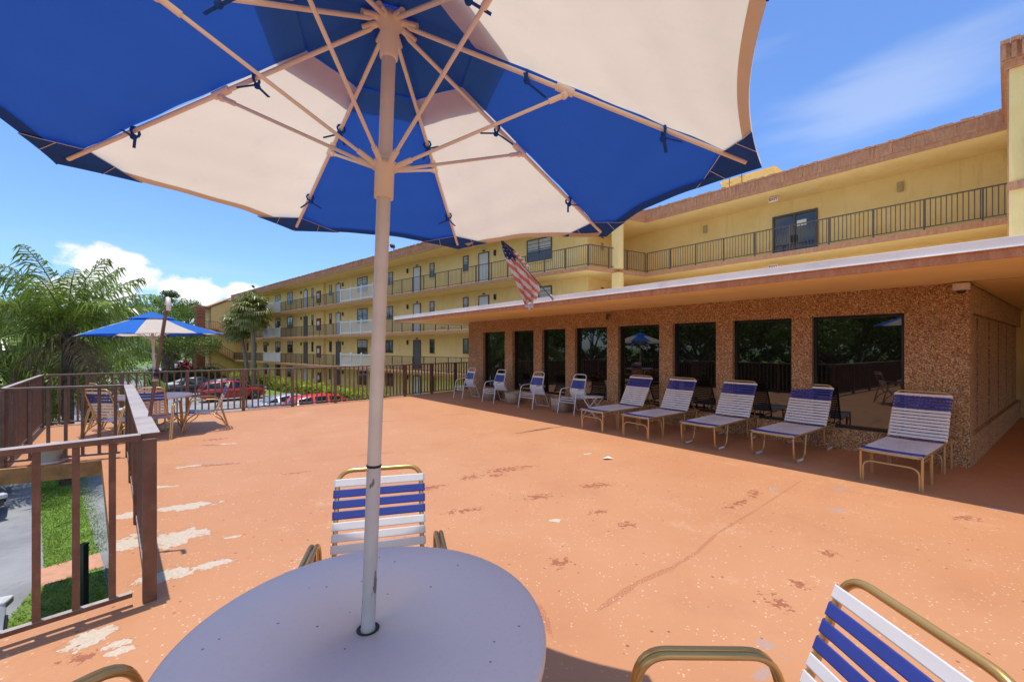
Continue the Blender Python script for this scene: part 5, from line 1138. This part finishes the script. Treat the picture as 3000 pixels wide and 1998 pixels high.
def car(kind, paint, label, loc, rz, group='parked cars'):
    cd = CARS[kind]; st = cd['st']; t = thing('parked_car', label, 'car', loc, rz, group); b_ = MB(); rings = []
    for (x, zb, zl, zt, w_, gh) in st:
        if gh: half = [(w_ * .86, zb), (w_ * .98, zb + .16), (w_, zl - .28), (w_ * .965, zl), (w_ * .915, zl + .02), (w_ * .70, max(zl + .03, zt - .05)), (w_ * .34, zt), (0, zt + .01)]
        else: half = [(w_ * .86, zb), (w_ * .98, zb + .16), (w_, zl - .28 if zl - .28 > zb + .18 else zb + .2), (w_ * .965, zl - .03), (w_ * .90, zl), (w_ * .70, zl + .012), (w_ * .34, zt), (0, zt + .005)]
        rings.append([V((x, y, z)) for y, z in half] + [V((x, -y, z)) for y, z in half[-2::-1]])
    n = len(rings[0]); vs = [v for r_ in rings for v in r_]
    b_.add(vs, [(i * n + k, i * n + k + 1, (i + 1) * n + k + 1, (i + 1) * n + k) for i in range(len(rings) - 1) for k in range(n - 1)], 0, True)
    b_.add(rings[0], [tuple(range(n))], 0); b_.add(rings[-1], [tuple(range(n))[::-1]], 0)
    b_.add([rings[i][k] for i in range(len(rings)) for k in (0, n - 1)], [(2 * i, 2 * i + 2, 2 * i + 3, 2 * i + 1) for i in range(len(rings) - 1)], 1)
    xr, xf, wr = cd['wh']; wb = max(s_[4] for s_ in st)
    for x in (xr, xf):
        for sy in (-1, 1): b_.tube([(x, sy * (wb - .10), wr), (x, sy * (wb + .004), wr)], wr * 1.16, 28, 1)
    b_.build('body', [M['car_' + paint], M['black']], t)
    gl = MB()
    def pane(q_, sh=.90):
        c = sum(q_, V()) / len(q_); nn = (q_[1] - q_[0]).cross(q_[2] - q_[0]).normalized()
        if nn.dot(c - V((c.x * .6, 0, .8))) < 0: nn = -nn
        gl.add([c + (p - c) * sh + nn * .010 for p in q_], [tuple(range(len(q_)))])
    for i in range(len(st) - 1):
        a, b2 = st[i], st[i + 1]; ra, rb_ = rings[i], rings[i + 1]
        if a[5] and b2[5]:
            for k in (4, n - 6): pane([ra[k], rb_[k], rb_[k + 1], ra[k + 1]], .86)
        if (a[5] and not b2[5]) or (b2[5] and not a[5] and b2[3] - b2[2] < .1 and False): 
            pane([ra[5], ra[6], ra[7], ra[8], ra[9], rb_[9], rb_[8], rb_[7], rb_[6], rb_[5]], .88)
            for k in (4, n - 6): pane([ra[k], rb_[k], ra[k + 1]] if k == 4 else [ra[k + 1], rb_[k + 1], ra[k]], .7)
    for i in range(len(st) - 1):                       # rear screen = first steep greenhouse cell
        a, b2 = st[i], st[i + 1]
        if a[5] and b2[5] and b2[3] - a[3] > .25: ra, rb_ = rings[i], rings[i + 1]; pane([ra[5], ra[6], ra[7], ra[8], ra[9], rb_[9], rb_[8], rb_[7], rb_[6], rb_[5]], .86)
    gl.build('windows', M['car_glass'], t)
    for x in (xr, xf):
        for sy in (-1, 1):
            w_ = MB(); yo = sy * (wb - .085); w_.lathe([(wr * .62, -.10), (wr * .97, -.10), (wr, -.06), (wr, .06), (wr * .97, .10), (wr * .62, .10)], n=28); w_.xf(Matrix.Translation((x, yo, wr)) @ Matrix.Rotation(R(90), 4, 'X')); wo = w_.build('wheel', M['tyre'], t)
            r_ = MB(); r_.lathe([(.001, .03), (wr * .16, .035), (wr * .16, .02)], n=12)
            for k in range(5):
                a = k * 2 * math.pi / 5; d = V((math.cos(a), math.sin(a), 0)); r_.bar(d * wr * .1 + V((0, 0, .02)), d * wr * .62 + V((0, 0, .015)), wr * .2, .03)
            r_.lathe([(wr * .56, .03), (wr * .64, .045), (wr * .66, .0)], n=28); r_.xf(Matrix.Translation((x, yo + sy * .055, wr)) @ Matrix.Rotation(R(-90 if sy > 0 else 90), 4, 'X')); r_.build('rim', M['rim'], wo)
    (x0, zb0, zl0, _, w0, _) = st[0]; (x1, zb1, zl1, _, w1, _) = st[-1]; z2, w2, x2 = st[-2][2], st[-2][4], st[-2][0]
    for sy in (-1, 1):
        tl = MB(); tl.box((st[1][0] + .02, sy * (st[1][4] - .09), zl0 - .03), (.16, .24, .17)); tl.build('tail_light', M['tail'], t, bevel=.02)
        hl = MB(); hl.box(((x1 + x2) / 2 + .03, sy * (w2 - .15), zl1 + .04), (.30, .26, .13), -sy * .35); hl.build('headlight', M['head'], t, bevel=.03)
        mr = MB(); k = max(i for i, s_ in enumerate(st) if s_[5]); mr.box((st[k][0] + .42, sy * (wb + .06), st[k][2] + .08), (.12, .20, .13)); mr.build('mirror', M['car_' + paint], t, bevel=.03)
    bp_ = MB(); bp_.box((x1 - .02, 0, zb1 + .10), (.10, w1 * 1.3, .10)); bp_.build('grille', M['black'], t, bevel=.02); MB().box((x0 + .02, 0, zb0 + .05), (.08, w0 * 1.4, .09)).build('bumper', M['black'], t, bevel=.02)
    pl_ = MB(); pl_.box((x0 - .012, 0, zb0 + .20), (.012, .32, .14)); pl_.build('plate', M['paper'], t)
    return t
CRZ = math.atan2(-WY.y, -WY.x)
car('suv', 'red', 'dark red estate car parked nose to the hedge, seen side on', tuple(wp(31.0, 6.9, GZ + .004)), CRZ)
car('sedan', 'white', 'white saloon parked beyond the black pickup, far side of the car park', tuple(wp(42.2, 7.4, GZ + .004)), CRZ)
car('pickup', 'black', 'black pickup parked between the white saloon and the red estate', tuple(wp(37.2, 8.4, GZ + .004)), CRZ)
car('suv', 'charcoal', 'dark car showing only its roof behind the red estate', tuple(wp(34.2, 5.9, GZ + .004)), CRZ)
car('sedan', 'silver', 'silver saloon beyond the bright red car near the railing', tuple(wp(18.7, 6.8, GZ + .004)), CRZ)
car('suv', 'bright_red', 'bright red car just beyond the railing, next to the silver saloon', tuple(wp(14.6, 6.3, GZ + .004)), CRZ)
hd = V((.66, .75, 0)).normalized(); HRZ = math.atan2(hd.y, hd.x)
for kind, paint, lab, n_ in (('sedan', 'silver', 'silver car front at the lower left edge below the railing', (-7.35, 6.05)), ('suv', 'black', 'black car front at the left edge, nearer of two by the lawn strip', (-13.75, 11.25)), ('suv', 'black', 'black car front at the left edge, farther of two by the lawn strip', (-15.75, 13.0))):
    car(kind, paint, lab, (n_[0] * KN - hd.x * 2.32, n_[1] * KN - hd.y * 2.32, GN + .004), HRZ)
for k, (x, kind, paint, lab) in enumerate(((-84, 'sedan', 'white', 'white car far off on the road, leftmost'), (-71, 'suv', 'white', 'white car far off on the road behind the low palm'), (-63.5, 'sedan', 'silver', 'pale car far off on the road left of the umbrella pole'))):
    car(kind, paint, lab, (x, 85 + (k % 2) * 3, GZ + .01), R(180 * (k % 2)), 'cars on the far road')
for k, (x, y, kind, paint, lab) in enumerate(((-20, -2, 'sedan', 'white', 'white car mirrored in the pavilion windows, behind the viewer'), (-25, 4, 'suv', 'black', 'dark car mirrored in the seventh pavilion window'), (-29, 9, 'sedan', 'silver', 'silver car mirrored in the fourth pavilion window'))):
    car(kind, paint, lab, (x, y, GN + .004), R(60), 'cars mirrored in the pavilion windows')
bpy.context.view_layer.update()
